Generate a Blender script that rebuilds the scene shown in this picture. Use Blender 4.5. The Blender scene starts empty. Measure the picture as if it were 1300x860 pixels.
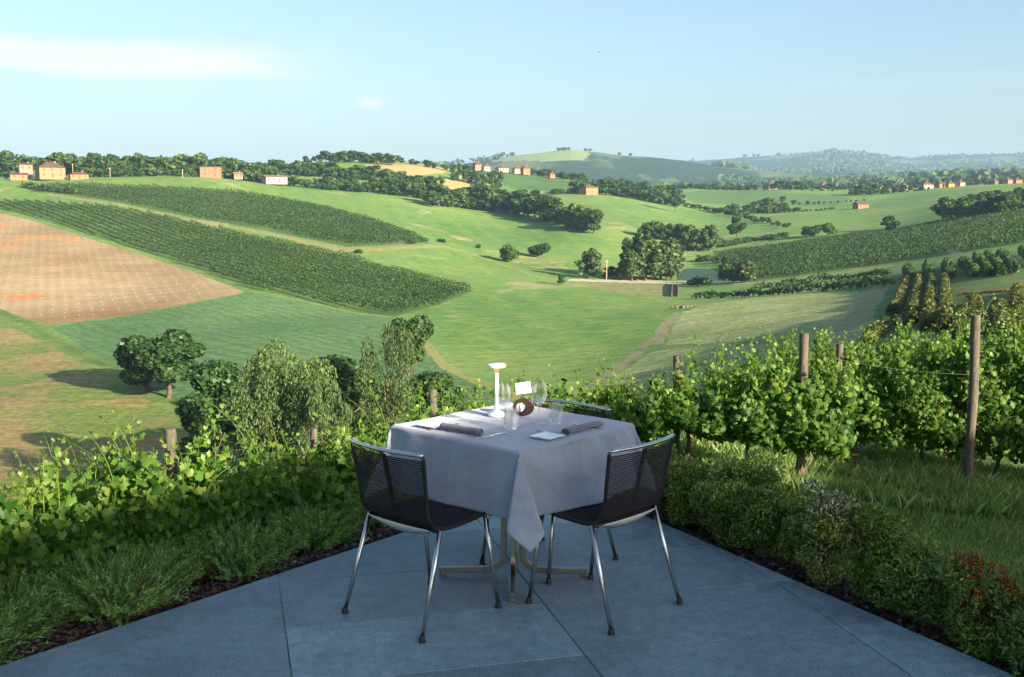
import bpy, math, random
import numpy as np
PI = math.pi
rs = np.random.RandomState(7)
C = bpy.context.scene.collection
SC = bpy.context.scene
F_, PT, CH = 1382.0, math.radians(7.04), 1.802          # focal length in photo pixels, pitch, eye height
cP, sP = math.cos(PT), math.sin(PT)
SUN_AZ, SUN_EL = (0.73, -0.68), math.radians(17.5)

# ------------------------------------------------------------------ helpers
def ae(px, py):
    """bearing and slope of the line of sight through a place seen in the photo"""
    px = np.asarray(px, float); py = np.asarray(py, float)
    b = (430 - py) / F_; k = cP + b * sP
    return (px - 650) / F_ / k, (b * cP - sP) / k

def to_px(x, y, z):
    u = (z - CH) * cP + y * sP; d = y * cP - (z - CH) * sP
    return 650 + F_ * x / d, 430 - F_ * u / d

def at_z(px, py, z):
    a, e = ae(px, py); y = (z - CH) / e
    return float(a * y), float(y), z

def link(o, parent=None):
    C.objects.link(o)
    if parent is not None: o.parent = parent
    return o

def tag(o, label=None, cat=None, group=None, kind=None):
    if label: o['label'] = label
    if cat: o['category'] = cat
    if group: o['group'] = group
    if kind: o['kind'] = kind
    return o

def empty(name, loc=(0, 0, 0), rz=0.0, label=None, cat=None, group=None):
    o = bpy.data.objects.new(name, None); o.empty_display_size = 0.1
    o.location = loc; o.rotation_euler = (0, 0, rz); C.objects.link(o)
    return tag(o, label, cat, group)

def npmesh(name, V, F, mat=None, smooth=False, midx=None):
    """mesh from numpy arrays; every face has the same number of corners"""
    V = np.ascontiguousarray(V, np.float32); F = np.ascontiguousarray(F, np.int32)
    m = bpy.data.meshes.new(name); n, k = F.shape
    m.vertices.add(len(V)); m.vertices.foreach_set('co', V.ravel())
    m.loops.add(n * k); m.loops.foreach_set('vertex_index', F.ravel())
    m.polygons.add(n); m.polygons.foreach_set('loop_start', np.arange(0, n * k, k, dtype=np.int32))
    m.polygons.foreach_set('loop_total', np.full(n, k, np.int32))
    if smooth: m.polygons.foreach_set('use_smooth', np.ones(n, bool))
    for q in (mat if isinstance(mat, (list, tuple)) else [mat]):
        if q: m.materials.append(q)
    if midx is not None: m.polygons.foreach_set('material_index', np.asarray(midx, np.int32))
    m.update(calc_edges=True); m.validate()
    return m

def npobj(name, V, F, mat=None, parent=None, smooth=False, midx=None):
    return link(bpy.data.objects.new(name, npmesh(name, V, F, mat, smooth, midx)), parent)

class MB:
    """collects shapes and links them as one mesh"""
    def __init__(s): s.v = []; s.f = []
    def add(s, v, f):
        n = len(s.v); s.v += [tuple(p) for p in v]; s.f += [tuple(i + n for i in q) for q in f]; return s
    def box(s, c, d, rz=0.0, top=None):
        cx, cy, cz = c; x, y, z = d[0] / 2, d[1] / 2, d[2] / 2; tx, ty = top if top else (1, 1)
        P = [(-x, -y, -z), (x, -y, -z), (x, y, -z), (-x, y, -z), (-x * tx, -y * ty, z), (x * tx, -y * ty, z), (x * tx, y * ty, z), (-x * tx, y * ty, z)]
        cr, sr = math.cos(rz), math.sin(rz)
        return s.add([(cx + a * cr - b * sr, cy + a * sr + b * cr, cz + h) for a, b, h in P],
                     [(0, 3, 2, 1), (4, 5, 6, 7), (0, 1, 5, 4), (1, 2, 6, 5), (2, 3, 7, 6), (3, 0, 4, 7)])
    def tube(s, pts, r, n=10, sy=1.0, cap=True):
        """swept round (or flattened) bar; r is a number or one radius per point"""
        P = np.array(pts, float); m = len(P); R = np.full(m, r, float) if np.isscalar(r) else np.array(r, float)
        T = np.gradient(P, axis=0); T /= np.linalg.norm(T, axis=1)[:, None] + 1e-12
        up = np.array([0, 0, 1.0]) if abs(T[0][2]) < 0.9 else np.array([0, 1.0, 0])
        V = []
        for i in range(m):
            a = np.cross(T[i], up); a /= np.linalg.norm(a) + 1e-12; b = np.cross(a, T[i]); up = b
            for k in range(n):
                t = 2 * PI * k / n; V.append(P[i] + R[i] * (math.cos(t) * a + math.sin(t) * b * sy))
        Fc = [(i * n + k, i * n + (k + 1) % n, (i + 1) * n + (k + 1) % n, (i + 1) * n + k) for i in range(m - 1) for k in range(n)]
        if cap: Fc += [tuple(range(n))[::-1], tuple((m - 1) * n + k for k in range(n))]
        return s.add(V, Fc)
    def lathe(s, prof, c=(0, 0, 0), n=32):
        V = []; idx = []
        for r, z in prof:
            if r < 1e-6: idx.append([len(V)]); V.append((c[0], c[1], c[2] + z))
            else:
                idx.append(list(range(len(V), len(V) + n)))
                V += [(c[0] + r * math.cos(2 * PI * k / n), c[1] + r * math.sin(2 * PI * k / n), c[2] + z) for k in range(n)]
        Fc = []
        for A, B in zip(idx[:-1], idx[1:]):
            for k in range(n):
                k2 = (k + 1) % n
                if len(A) == 1 and len(B) == 1: continue
                if len(A) == 1: Fc.append((A[0], B[k2], B[k]))
                elif len(B) == 1: Fc.append((A[k], A[k2], B[0]))
                else: Fc.append((A[k], A[k2], B[k2], B[k]))
        return s.add(V, Fc)
    def grid(s, P):
        P = np.array(P); a, b = P.shape[:2]
        return s.add(P.reshape(-1, 3), [(i * b + j, i * b + j + 1, (i + 1) * b + j + 1, (i + 1) * b + j) for i in range(a - 1) for j in range(b - 1)])
    def build(s, name, mat, parent=None, smooth=False, bevel=0, seg=2, angle=40, loc=None):
        m = bpy.data.meshes.new(name); m.from_pydata(s.v, [], s.f); m.materials.append(mat)
        if smooth: m.polygons.foreach_set('use_smooth', np.ones(len(m.polygons), bool))
        m.update(); o = link(bpy.data.objects.new(name, m), parent)
        if loc: o.location = loc
        if bevel:
            b = o.modifiers.new('bevel', 'BEVEL'); b.width = bevel; b.segments = seg; b.limit_method = 'ANGLE'; b.angle_limit = math.radians(angle)
        if smooth and smooth != 'all':
            m.set_sharp_from_angle(angle=math.radians(smooth if smooth is not True else 50))
        return o

WORDS = 'zeroth first second third fourth fifth sixth seventh eighth ninth tenth eleventh twelfth thirteenth fourteenth fifteenth sixteenth seventeenth eighteenth nineteenth twentieth'.split()
TENS = {20: 'twenty', 30: 'thirty', 40: 'forty', 50: 'fifty', 60: 'sixty', 70: 'seventy', 80: 'eighty', 90: 'ninety'}
TENTH = {30: 'thirtieth', 40: 'fortieth', 50: 'fiftieth', 60: 'sixtieth', 70: 'seventieth', 80: 'eightieth', 90: 'ninetieth'}
def nth(i):
    if i <= 20: return WORDS[i]
    t = i // 10 * 10
    return TENTH[t] if i % 10 == 0 else TENS[t] + '-' + WORDS[i % 10]

# ------------------------------------------------------------------ materials
class NT:
    def __init__(s, name):
        s.m = bpy.data.materials.new(name); s.m.use_nodes = True; s.t = s.m.node_tree; s.t.nodes.clear()
        s.out = s.n('ShaderNodeOutputMaterial')
    def n(s, typ, **kw):
        q = s.t.nodes.new(typ)
        for k, v in kw.items(): setattr(q, k, v)
        return q
    def l(s, a, b): s.t.links.new(a, b)
    def coord(s, kind='Object'): return s.n('ShaderNodeTexCoord').outputs[kind]
    def mapping(s, vec, scale=(1, 1, 1), rot=(0, 0, 0)):
        q = s.n('ShaderNodeMapping'); s.l(vec, q.inputs[0]); q.inputs['Scale'].default_value = scale; q.inputs['Rotation'].default_value = rot
        return q.outputs[0]
    def noise(s, vec, scale, detail=4, rough=0.6, dist=0.0):
        q = s.n('ShaderNodeTexNoise'); s.l(vec, q.inputs['Vector']); q.inputs['Scale'].default_value = scale
        q.inputs['Detail'].default_value = detail; q.inputs['Roughness'].default_value = rough; q.inputs['Distortion'].default_value = dist
        return q.outputs['Fac']
    def ramp(s, fac, stops, interp='LINEAR'):
        q = s.n('ShaderNodeValToRGB'); s.l(fac, q.inputs[0]); r = q.color_ramp; r.interpolation = interp
        while len(r.elements) < len(stops): r.elements.new(0.5)
        for e, (p, c) in zip(r.elements, stops):
            e.position = p; e.color = (*c, 1) if not np.isscalar(c) else (c, c, c, 1)
        return q.outputs[0]
    def mix(s, a, b, fac=0.5, mode='MIX'):
        q = s.n('ShaderNodeMix', data_type='RGBA', blend_type=mode, clamp_factor=True)
        for v, i in ((fac, 0), (a, 6), (b, 7)):
            if hasattr(v, 'links'): s.l(v, q.inputs[i])
            else: q.inputs[i].default_value = v if i == 0 else (*v, 1)
        return q.outputs[2]
    def math(s, op, a, b=0.0, clamp=False):
        q = s.n('ShaderNodeMath', operation=op, use_clamp=clamp)
        for v, i in ((a, 0), (b, 1)):
            if hasattr(v, 'links'): s.l(v, q.inputs[i])
            else: q.inputs[i].default_value = v
        return q.outputs[0]
    def bump(s, h, strength=0.3, dist=0.01):
        q = s.n('ShaderNodeBump'); s.l(h, q.inputs['Height']); q.inputs['Strength'].default_value = strength; q.inputs['Distance'].default_value = dist
        return q.outputs[0]
    def bsdf(s, col, rough=0.7, metal=0.0, spec=0.5, normal=None, **kw):
        q = s.n('ShaderNodeBsdfPrincipled')
        for v, i in ((col, 'Base Color'), (rough, 'Roughness'), (metal, 'Metallic')):
            if hasattr(v, 'links'): s.l(v, q.inputs[i])
            else: q.inputs[i].default_value = (*v, 1) if i == 'Base Color' else v
        q.inputs['Specular IOR Level'].default_value = spec
        if normal is not None: s.l(normal, q.inputs['Normal'])
        for k, v in kw.items(): q.inputs[k.replace('_', ' ')].default_value = v
        return q.outputs[0]
    def done(s, sh): s.l(sh, s.out.inputs[0]); return s.m

def leafmat(name, stops, transl=0.35, rough=0.5, spec=0.35, objvar=0.25, patch=None):
    t = NT(name); g = t.n('ShaderNodeNewGeometry').outputs['Random Per Island']
    col = t.ramp(g, stops)
    if objvar:
        r = t.n('ShaderNodeObjectInfo').outputs['Random']
        k = t.ramp(r, [(0, (1 - objvar, 1 - objvar * 0.7, 1 - objvar)), (0.5, (1, 1, 1)), (1, (1 + objvar, 1 + objvar * 0.8, 1))])
        col = t.mix(col, k, 1.0, 'MULTIPLY')
    if patch:
        sc, lo, hi, pc = patch
        n = t.noise(t.coord(), sc, 2, 0.5); f = t.ramp(n, [(lo, 0.0), (hi, 1.0)]); col = t.mix(col, pc, f)
    b = t.bsdf(col, rough, spec=spec)
    tr = t.n('ShaderNodeBsdfTranslucent'); cc = t.mix(col, (1.25, 1.3, 0.55), 1.0, 'MULTIPLY'); t.l(cc, tr.inputs[0])
    m = t.n('ShaderNodeMixShader'); m.inputs[0].default_value = transl; t.l(b, m.inputs[1]); t.l(tr.outputs[0], m.inputs[2])
    return t.done(m.outputs[0])

def fieldmat(name, cols, scale=0.03, rowdir=None, rowgap=3.0, rowcol=None, rowamt=0.5, fine=1.2, patch=None, wob=0.6, finescale=0.8):
    """ground: large tonal patches, fine grain, optional drilled rows at a true spacing"""
    t = NT(name); co = t.coord()
    n1 = t.noise(co, scale, 4, 0.6); col = t.ramp(n1, [(0.3, cols[0]), (0.5, cols[1]), (0.7, cols[2])])
    if patch:
        sc, lo, hi, pc = patch
        f = t.ramp(t.noise(t.mapping(co, (1, 1.0, 1), (0, 0, 0.7)), sc, 5, 0.65, 0.4), [(lo, 0.0), (hi, 1.0)]); col = t.mix(col, pc, f)
    if rowdir is not None:
        r = t.mapping(co, (1, 1, 1), (0, 0, -rowdir)); sx = t.n('ShaderNodeSeparateXYZ'); t.l(r, sx.inputs[0])
        w = t.math('MULTIPLY', t.noise(co, 0.05, 2), wob * 8)
        ph = t.math('MULTIPLY', t.math('ADD', sx.outputs[1], w), 2 * PI / rowgap)
        v = t.math('MULTIPLY_ADD', t.math('SINE', ph), 0.5); v.node.inputs[2].default_value = 0.5
        v = t.math('MULTIPLY', t.math('POWER', v, 2.0), t.ramp(t.noise(t.mapping(co, (0.12, 0.6, 1), (0, 0, -rowdir)), 0.25, 4), [(0.35, 0.25), (0.6, 1.0)]))
        col = t.mix(col, rowcol, t.math('MULTIPLY', v, rowamt))
    if rowdir is not None:
        col = t.mix(col, t.ramp(t.noise(t.mapping(co, (.07, 1.3, 1), (0, 0, -rowdir)), .7, 6, .7), [(0.32, 0.8), (0.5, 1.0), (0.7, 1.2)]), 1.0, 'MULTIPLY')
    n2 = t.noise(co, finescale, 6, 0.75)
    k = t.ramp(n2, [(0.3, 1 - 0.3 * fine), (0.5, 1.0), (0.7, 1 + 0.3 * fine)])
    col = t.mix(col, k, 1.0, 'MULTIPLY')
    nb = t.bump(n2, 0.5, 0.3)
    return t.done(t.bsdf(col, 0.95, spec=0.1, normal=nb))

M = {}
M['leaf_vine'] = leafmat('vine_leaf', [(0, (0.036, 0.095, 0.014)), (0.45, (0.062, 0.145, 0.021)), (0.8, (0.105, 0.2, 0.032)), (1, (0.19, 0.26, 0.05))], 0.5, 0.5, 0.3, 0.1)
M['leaf_vine_tip'] = leafmat('young_vine_leaf', [(0, (0.09, 0.19, 0.03)), (0.6, (0.15, 0.26, 0.04)), (1, (0.25, 0.31, 0.08))], 0.5, 0.4, 0.4, 0.1)
M['leaf_rosemary'] = leafmat('rosemary_needle', [(0, (0.07, 0.16, 0.035)), (0.6, (0.13, 0.29, 0.06)), (1, (0.28, 0.42, 0.13))], 0.25, 0.6, 0.3, 0.15)
M['leaf_box'] = leafmat('box_leaf', [(0, (0.05, 0.11, 0.014)), (0.6, (0.11, 0.19, 0.025)), (1, (0.25, 0.32, 0.05))], 0.18, 0.45, 0.45, 0.12)
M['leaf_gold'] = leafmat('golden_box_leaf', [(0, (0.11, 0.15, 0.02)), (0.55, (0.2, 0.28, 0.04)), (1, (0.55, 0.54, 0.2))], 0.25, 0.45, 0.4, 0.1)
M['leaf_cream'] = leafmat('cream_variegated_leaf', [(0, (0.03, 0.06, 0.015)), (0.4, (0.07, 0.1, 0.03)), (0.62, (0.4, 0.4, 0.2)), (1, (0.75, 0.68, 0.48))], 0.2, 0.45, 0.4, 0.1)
M['leaf_red'] = leafmat('russet_leaf', [(0, (0.07, 0.03, 0.01)), (0.5, (0.24, 0.045, 0.012)), (1, (0.32, 0.15, 0.03))], 0.2, 0.5, 0.3, 0.1)
M['leaf_oak'] = leafmat('oak_leaf', [(0, (0.018, 0.05, 0.012)), (0.5, (0.032, 0.078, 0.018)), (1, (0.06, 0.115, 0.028))], 0.25, 0.5, 0.3, 0.15)
M['leaf_willow'] = leafmat('willow_leaf', [(0, (0.04, 0.075, 0.022)), (0.5, (0.075, 0.125, 0.038)), (1, (0.14, 0.185, 0.068))], 0.3, 0.55, 0.3, 0.15)
M['leaf_mid'] = leafmat('woodland_leaf', [(0, (0.022, 0.058, 0.016)), (0.5, (0.04, 0.085, 0.024)), (1, (0.075, 0.125, 0.036))], 0.25, 0.6, 0.2, 0.3)
M['leaf_row'] = leafmat('vineyard_leaf', [(0, (0.03, 0.07, 0.022)), (0.5, (0.052, 0.105, 0.032)), (1, (0.1, 0.16, 0.052))], 0.3, 0.6, 0.2, 0.12)
M['leaf_tan'] = leafmat('tan_scrub_leaf', [(0, (0.09, 0.08, 0.03)), (0.5, (0.16, 0.14, 0.05)), (1, (0.27, 0.22, 0.09))], 0.3, 0.6, 0.2, 0.15)
M['leaf_rowtan'] = leafmat('bronze_vine_leaf', [(0, (0.045, 0.07, 0.02)), (0.5, (0.085, 0.115, 0.03)), (1, (0.17, 0.16, 0.055))], 0.3, 0.6, 0.2, 0.12)
M['grass'] = leafmat('grass_blade', [(0, (0.1, 0.18, 0.05)), (0.6, (0.17, 0.27, 0.08)), (0.9, (0.26, 0.34, 0.13)), (1, (0.5, 0.46, 0.26))], 0.35, 0.6, 0.2, 0)
M['leaf_mid2'] = leafmat('light_woodland_leaf', [(0, (0.04, 0.08, 0.02)), (0.5, (0.07, 0.12, 0.032)), (1, (0.12, 0.17, 0.05))], 0.3, 0.6, 0.2, 0.3)
t = NT('bark'); co = t.coord(); c = t.ramp(t.noise(t.mapping(co, (1, 1, 0.2)), 14, 6), [(0.3, (0.05, 0.035, 0.022)), (0.7, (0.17, 0.12, 0.08))]); M['bark'] = t.done(t.bsdf(c, 0.9, spec=0.1, normal=t.bump(t.noise(co, 30), 0.6, 0.01)))
t = NT('weathered_post_wood'); co = t.coord(); n = t.noise(t.mapping(co, (1, 1, 0.12)), 70, 6, 0.7); c = t.ramp(n, [(0.25, (0.03, 0.026, 0.021)), (0.5, (0.105, 0.092, 0.072)), (0.75, (0.2, 0.182, 0.15))])
c = t.mix(c, (0.1, 0.07, 0.04), t.ramp(t.noise(co, 6, 3), [(0.5, 0.0), (0.65, 0.7)])); M['post'] = t.done(t.bsdf(c, 0.85, spec=0.2, normal=t.bump(n, 0.5, 0.004)))
t = NT('galvanised_wire'); M['wire'] = t.done(t.bsdf((0.12, 0.12, 0.11), 0.6, 0.3))
t = NT('brushed_steel'); n = t.noise(t.mapping(t.coord(), (1, 1, 8)), 60, 3); M['steel'] = t.done(t.bsdf((0.55, 0.54, 0.52), 0.24, 1.0))
t = NT('dull_steel'); n = t.noise(t.coord(), 30, 3); M['steel_dull'] = t.done(t.bsdf((0.26, 0.25, 0.21), t.ramp(n, [(0.3, 0.3), (0.7, 0.5)]), 1.0))
t = NT('black_rubber'); M['rubber'] = t.done(t.bsdf((0.015, 0.015, 0.016), 0.6))
t = NT('black_woven_cord'); n = t.noise(t.mapping(t.coord(), (1, 12, 12)), 60, 2); M['cord'] = t.done(t.bsdf(t.ramp(n, [(0.3, (0.012, 0.011, 0.013)), (0.7, (0.03, 0.027, 0.03))]), 0.75, spec=0.18, normal=t.bump(n, 0.3, 0.001)))
t = NT('dark_frame'); M['frame'] = t.done(t.bsdf((0.035, 0.03, 0.03), 0.35, 0.5))
t = NT('white_plastic'); n = t.noise(t.coord(), 12, 3); M['white'] = t.done(t.bsdf(t.ramp(n, [(0.3, (0.74, 0.74, 0.73)), (0.7, (0.82, 0.82, 0.8))]), 0.3))
t = NT('paper_card'); M['paper'] = t.done(t.bsdf((0.5, 0.5, 0.55), .8, spec=.2))
t = NT('porcelain'); M['porcelain'] = t.done(t.bsdf((0.82, 0.83, 0.83), 0.12, spec=0.6))
t = NT('crescent_alloy'); M['alloy'] = t.done(t.bsdf((0.62, 0.62, 0.56), 0.35, 0.35))
def clothmat(name, c0, c1):
    t = NT(name); co = t.coord()
    w = t.math('ADD', t.noise(t.mapping(co, (1, 1, 900)), 3, 1), t.noise(t.mapping(co, (900, 900, 1)), 3, 1))
    n = t.noise(co, 6, 5, 0.6); c = t.ramp(n, [(0.35, c0), (0.65, c1)])
    c = t.mix(c, t.ramp(t.noise(co, 420, 2), [(0.3, 0.86), (0.7, 1.1)]), 1.0, 'MULTIPLY')
    hb = t.math('ADD', t.math('MULTIPLY', t.noise(co, 9, 4, 0.55, 1.0), 1.0), t.math('MULTIPLY', t.noise(co, 700, 2), 0.05))
    return t.done(t.bsdf(c, 0.85, spec=0.2, normal=t.bump(hb, 0.35, 0.012), Sheen_Weight=0.25))
M['cloth'] = clothmat('grey_linen', (0.25, 0.285, 0.345), (0.285, 0.32, 0.385))
M['napkin'] = clothmat('charcoal_linen', (0.10, 0.11, 0.13), (0.15, 0.16, 0.185))
t = NT('dark_brown_wood'); n = t.noise(t.mapping(t.coord(), (1, 1, 9)), 20, 4); M['brownwood'] = t.done(t.bsdf(t.ramp(n, [(0.3, (0.02, 0.006, 0.005)), (0.7, (0.034, 0.011, 0.009))]), 0.35))
t = NT('clear_glass'); g = t.n('ShaderNodeBsdfGlass'); g.inputs['IOR'].default_value = 1.45; g.inputs['Roughness'].default_value = 0.0; g.inputs['Color'].default_value = (0.98, 0.99, 0.99, 1)
tr = t.n('ShaderNodeBsdfTransparent'); mx = t.n('ShaderNodeMixShader'); mx.inputs[0].default_value = 0.72
t.l(g.outputs[0], mx.inputs[1]); t.l(tr.outputs[0], mx.inputs[2]); M['glass'] = t.done(mx.outputs[0])
t = NT('lamp_glow'); em = t.n('ShaderNodeEmission'); em.inputs[0].default_value = (1, 0.62, 0.3, 1); em.inputs[1].default_value = .22; M['glow'] = t.done(em.outputs[0])
# dark basalt paving
t = NT('basalt_slab'); co = t.coord(); n1 = t.noise(co, 1.3, 5, 0.6); n2 = t.noise(co, 120, 4, 0.8); n3 = t.noise(co, 18, 5, 0.7)
c = t.ramp(n1, [(0.3, (0.125, 0.19, 0.22)), (0.7, (0.165, 0.235, 0.265))]); c = t.mix(c, t.ramp(n2, [(0.3, 0.5), (0.5, 1.0), (0.72, 1.8)]), 1.0, 'MULTIPLY')
c = t.mix(c, t.ramp(n3, [(0.32, 0.72), (0.7, 1.28)]), 1.0, 'MULTIPLY')
g = t.n('ShaderNodeNewGeometry').outputs['Random Per Island']; c = t.mix(c, t.ramp(g, [(0, 0.82), (1, 1.16)]), 1.0, 'MULTIPLY'); c = t.mix(c, t.ramp(t.noise(co, 3.5, 6, .7, .6), [(0.32, 0.78), (0.5, 1.0), (0.72, 1.2)]), 1.0, 'MULTIPLY')
sp = t.ramp(t.noise(co, 60, 2, 0.5), [(0.74, 0.0), (0.78, 0.5)]); c = t.mix(c, (0.42, 0.42, 0.42), sp)
M['slab'] = t.done(t.bsdf(c, t.ramp(n3, [(0.3, 0.42), (0.7, 0.62)]), spec=0.4, normal=t.bump(t.math('ADD', n2, n3), 0.35, 0.003)))
t = NT('joint_mortar'); co = t.coord(); n = t.noise(co, 1.1, 4); M['mortar'] = t.done(t.bsdf(t.ramp(n, [(0.4, (0.06, 0.07, 0.08)), (0.6, (0.42, 0.44, 0.45))]), 0.9))
t = NT('bark_mulch'); co = t.coord(); n = t.noise(co, 30, 6, 0.75); M['mulch'] = t.done(t.bsdf(t.ramp(n, [(0.3, (0.018, 0.01, 0.007)), (0.55, (0.06, 0.03, 0.02)), (0.75, (0.13, 0.075, 0.05))]), 0.95, spec=0.1, normal=t.bump(n, 1.0, 0.03)))
t = NT('mulch_chip'); g = t.n('ShaderNodeNewGeometry').outputs['Random Per Island']; M['chip'] = t.done(t.bsdf(t.ramp(g, [(0, (0.02, 0.012, 0.009)), (0.6, (0.06, 0.034, 0.024)), (0.95, (0.1, 0.065, 0.045)), (1, (0.4, 0.36, 0.3))]), 0.9))
def bank(name, cols, patchc):
    t = NT(name); co = t.coord(); c = t.ramp(t.noise(co, 2.2, 6, 0.7), [(0.3, cols[0]), (0.5, cols[1]), (0.7, cols[2])])
    c = t.mix(c, patchc, t.ramp(t.noise(co, 0.9, 4), [(0.58, 0.0), (0.68, 0.7)])); n = t.noise(co, 40, 5)
    return t.done(t.bsdf(c, 0.95, spec=0.1, normal=t.bump(n, 0.9, 0.03)))
M['bankgrass'] = bank('bank_turf', ((0.07, 0.13, 0.04), (0.12, 0.19, 0.06), (0.17, 0.24, 0.09)), (0.2, 0.17, 0.11))

# ------------------------------------------------------------------ the lie of the land
def sm(t): t = np.clip(t, 0, 1); return t * t * (3 - 2 * t)
ctrl = []
def cz(a, y, z): ctrl.append((a, math.log(y), (z - CH) / y))
def cp(px, *pairs):
    for py, y in pairs:
        a, e = ae(px, py); ctrl.append((float(a), math.log(y), float(e)))
for y, zs in ((12, (-3.0, -2.8, -2.4, -1.5, -1.2)), (20, (-5.6, -5.6, -5.0, -3.2, -2.2)), (40, (-13, -13, -12, -8, -5)), (75, (-23, -22.5, -19.5, -13.5, -8.2))):
    for a, z in zip((-.62, -.3, 0, .27, .47), zs): cz(a, y, z)
cp(-250, (600, 120), (513, 170), (450, 220), (400, 275), (360, 340), (300, 450), (265, 540), (240, 640), (236, 760), (238, 1000))
cp(0, (600, 118), (513, 165), (450, 215), (405, 262), (360, 320), (300, 430), (270, 500), (250, 560), (229, 640), (230, 720), (238, 1000))
cp(130, (600, 118), (513, 165), (450, 212), (405, 258), (360, 318), (300, 430), (262, 510), (245, 570), (224, 650), (227, 730), (238, 1000))
cp(260, (520, 160), (450, 205), (400, 250), (365, 300), (320, 385), (285, 465), (250, 560), (224, 665), (228, 760), (232, 1000))
cp(400, (500, 160), (430, 215), (385, 270), (330, 370), (300, 440), (262, 580), (244, 680), (238, 740), (206, 900), (215, 1100))
cp(520, (470, 175), (410, 240), (370, 310), (320, 415), (298, 490), (265, 640), (248, 740), (225, 860), (207, 930), (216, 1100))
cp(650, (500, 150), (450, 195), (400, 255), (370, 320), (345, 400), (333, 450), (290, 610), (262, 760), (240, 900), (219, 1020), (228, 1200))
cp(760, (500, 143), (450, 188), (400, 248), (375, 310), (357, 385), (330, 470), (290, 590), (262, 730), (246, 850), (233, 1000), (240, 1200))
cp(880, (480, 135), (440, 178), (400, 235), (378, 300), (357, 395), (336, 500), (300, 600), (275, 760), (262, 900), (248, 1000), (240, 1150), (245, 1300))
cp(1000, (450, 113), (420, 165), (380, 260), (352, 360), (320, 470), (300, 560), (285, 650), (262, 900), (245, 1020), (240, 1150), (245, 1300))
cp(1130, (420, 122), (390, 180), (360, 262), (335, 350), (300, 490), (285, 600), (265, 750), (248, 950), (240, 1100), (245, 1300))
cp(1250, (420, 100), (400, 123), (355, 195), (325, 285), (300, 370), (270, 510), (255, 620), (240, 850), (235, 1050), (240, 1300))
cp(1330, (420, 95), (400, 115), (355, 178), (312, 285), (290, 370), (262, 490), (248, 620), (236, 850), (232, 1000), (238, 1300))
cp(1600, (420, 90), (400, 110), (350, 170), (300, 290), (280, 370), (250, 490), (238, 620), (228, 850), (226, 1000), (235, 1300))
ctrl = np.array(ctrl); SX, SY = 0.2, 0.45
def phi(d2): return 0.5 * d2 * np.log(d2 + 1e-12)
P_ = np.c_[ctrl[:, 0] / SX, ctrl[:, 1] / SY]; n_ = len(P_)
A_ = np.zeros((n_ + 3, n_ + 3)); A_[:n_, :n_] = phi(((P_[:, None] - P_[None]) ** 2).sum(-1)) + np.eye(n_) * 0.02
Q_ = np.c_[np.ones(n_), P_]; A_[:n_, n_:] = Q_; A_[n_:, :n_] = Q_.T
W_ = np.linalg.solve(A_, np.r_[ctrl[:, 2], 0, 0, 0])
TA = np.linspace(-.72, .72, 217); TL = np.linspace(math.log(9), math.log(9500), 420)
ga, gl = np.meshgrid(TA, TL, indexing='ij'); gg = np.c_[ga.ravel() / SX, gl.ravel() / SY]
TE = (phi(((gg[:, None] - P_[None]) ** 2).sum(-1)) @ W_[:n_] + np.c_[np.ones(len(gg)), gg] @ W_[n_:]).reshape(ga.shape)
far_rows = [(1450, [(-400, 240), (400, 236), (650, 234), (900, 247), (1300, 242), (1700, 240)]), (1900, [(-400, 240), (600, 238), (900, 244), (1130, 236), (1200, 227), (1300, 225), (1700, 225)]),
            (2300, [(-400, 238), (900, 238), (1300, 232), (1700, 232)]),
            (3200, [(-400, 216), (400, 216), (560, 213), (620, 204), (660, 197), (700, 192.5), (725, 190.5), (750, 192), (780, 196), (820, 199), (860, 203), (900, 210), (1000, 221), (1300, 226), (1700, 226)]),
            (4300, [(-400, 222), (700, 222), (1000, 222), (1700, 222)]),
            (6200, [(-400, 212), (600, 212), (800, 209), (860, 206), (900, 203), (950, 199.5), (1000, 198.5), (1010, 196), (1040, 193), (1060, 191.5), (1090, 194), (1120, 199), (1150, 203.5), (1180, 201), (1220, 200), (1300, 198.5), (1700, 198)]),
            (9500, [(-400, 222), (1700, 222)])]
FE = np.array([[float(ae(650 + a * F_, np.interp(650 + a * F_, *zip(*r)))[1]) for a in TA] for _, r in far_rows])
FL = np.array([math.log(r[0]) for r in far_rows])
FT = np.zeros_like(TE)
for j, l in enumerate(TL):
    k = int(np.clip(np.searchsorted(FL, l) - 1, 0, len(FL) - 2)); u = sm((l - FL[k]) / (FL[k + 1] - FL[k]))
    FT[:, j] = FE[k] * (1 - u) + FE[k + 1] * u
wf = sm((TL - math.log(1150)) / (math.log(1450) - math.log(1150)))[None]
TE = TE * (1 - wf) + FT * wf

def vnoise(x, y, seed=0):
    xi = np.floor(x).astype(np.int64); yi = np.floor(y).astype(np.int64); fx = sm(x - xi); fy = sm(y - yi)
    def h(i, j):
        n = (i * 374761393 + j * 668265263 + seed * 1274126177) & 0x7fffffff
        n = ((n ^ (n >> 13)) * 1274126177) & 0x7fffffff
        return ((n ^ (n >> 16)) & 0xffff) / 65535.0
    return (h(xi, yi) * (1 - fx) + h(xi + 1, yi) * fx) * (1 - fy) + (h(xi, yi + 1) * (1 - fx) + h(xi + 1, yi + 1) * fx) * fy
def fbm(x, y, s, o=4, seed=0): return sum(vnoise(x * s * 2 ** i, y * s * 2 ** i, seed + i) / 2 ** i for i in range(o)) - (2 - 2 ** (1 - o)) / 2

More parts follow.
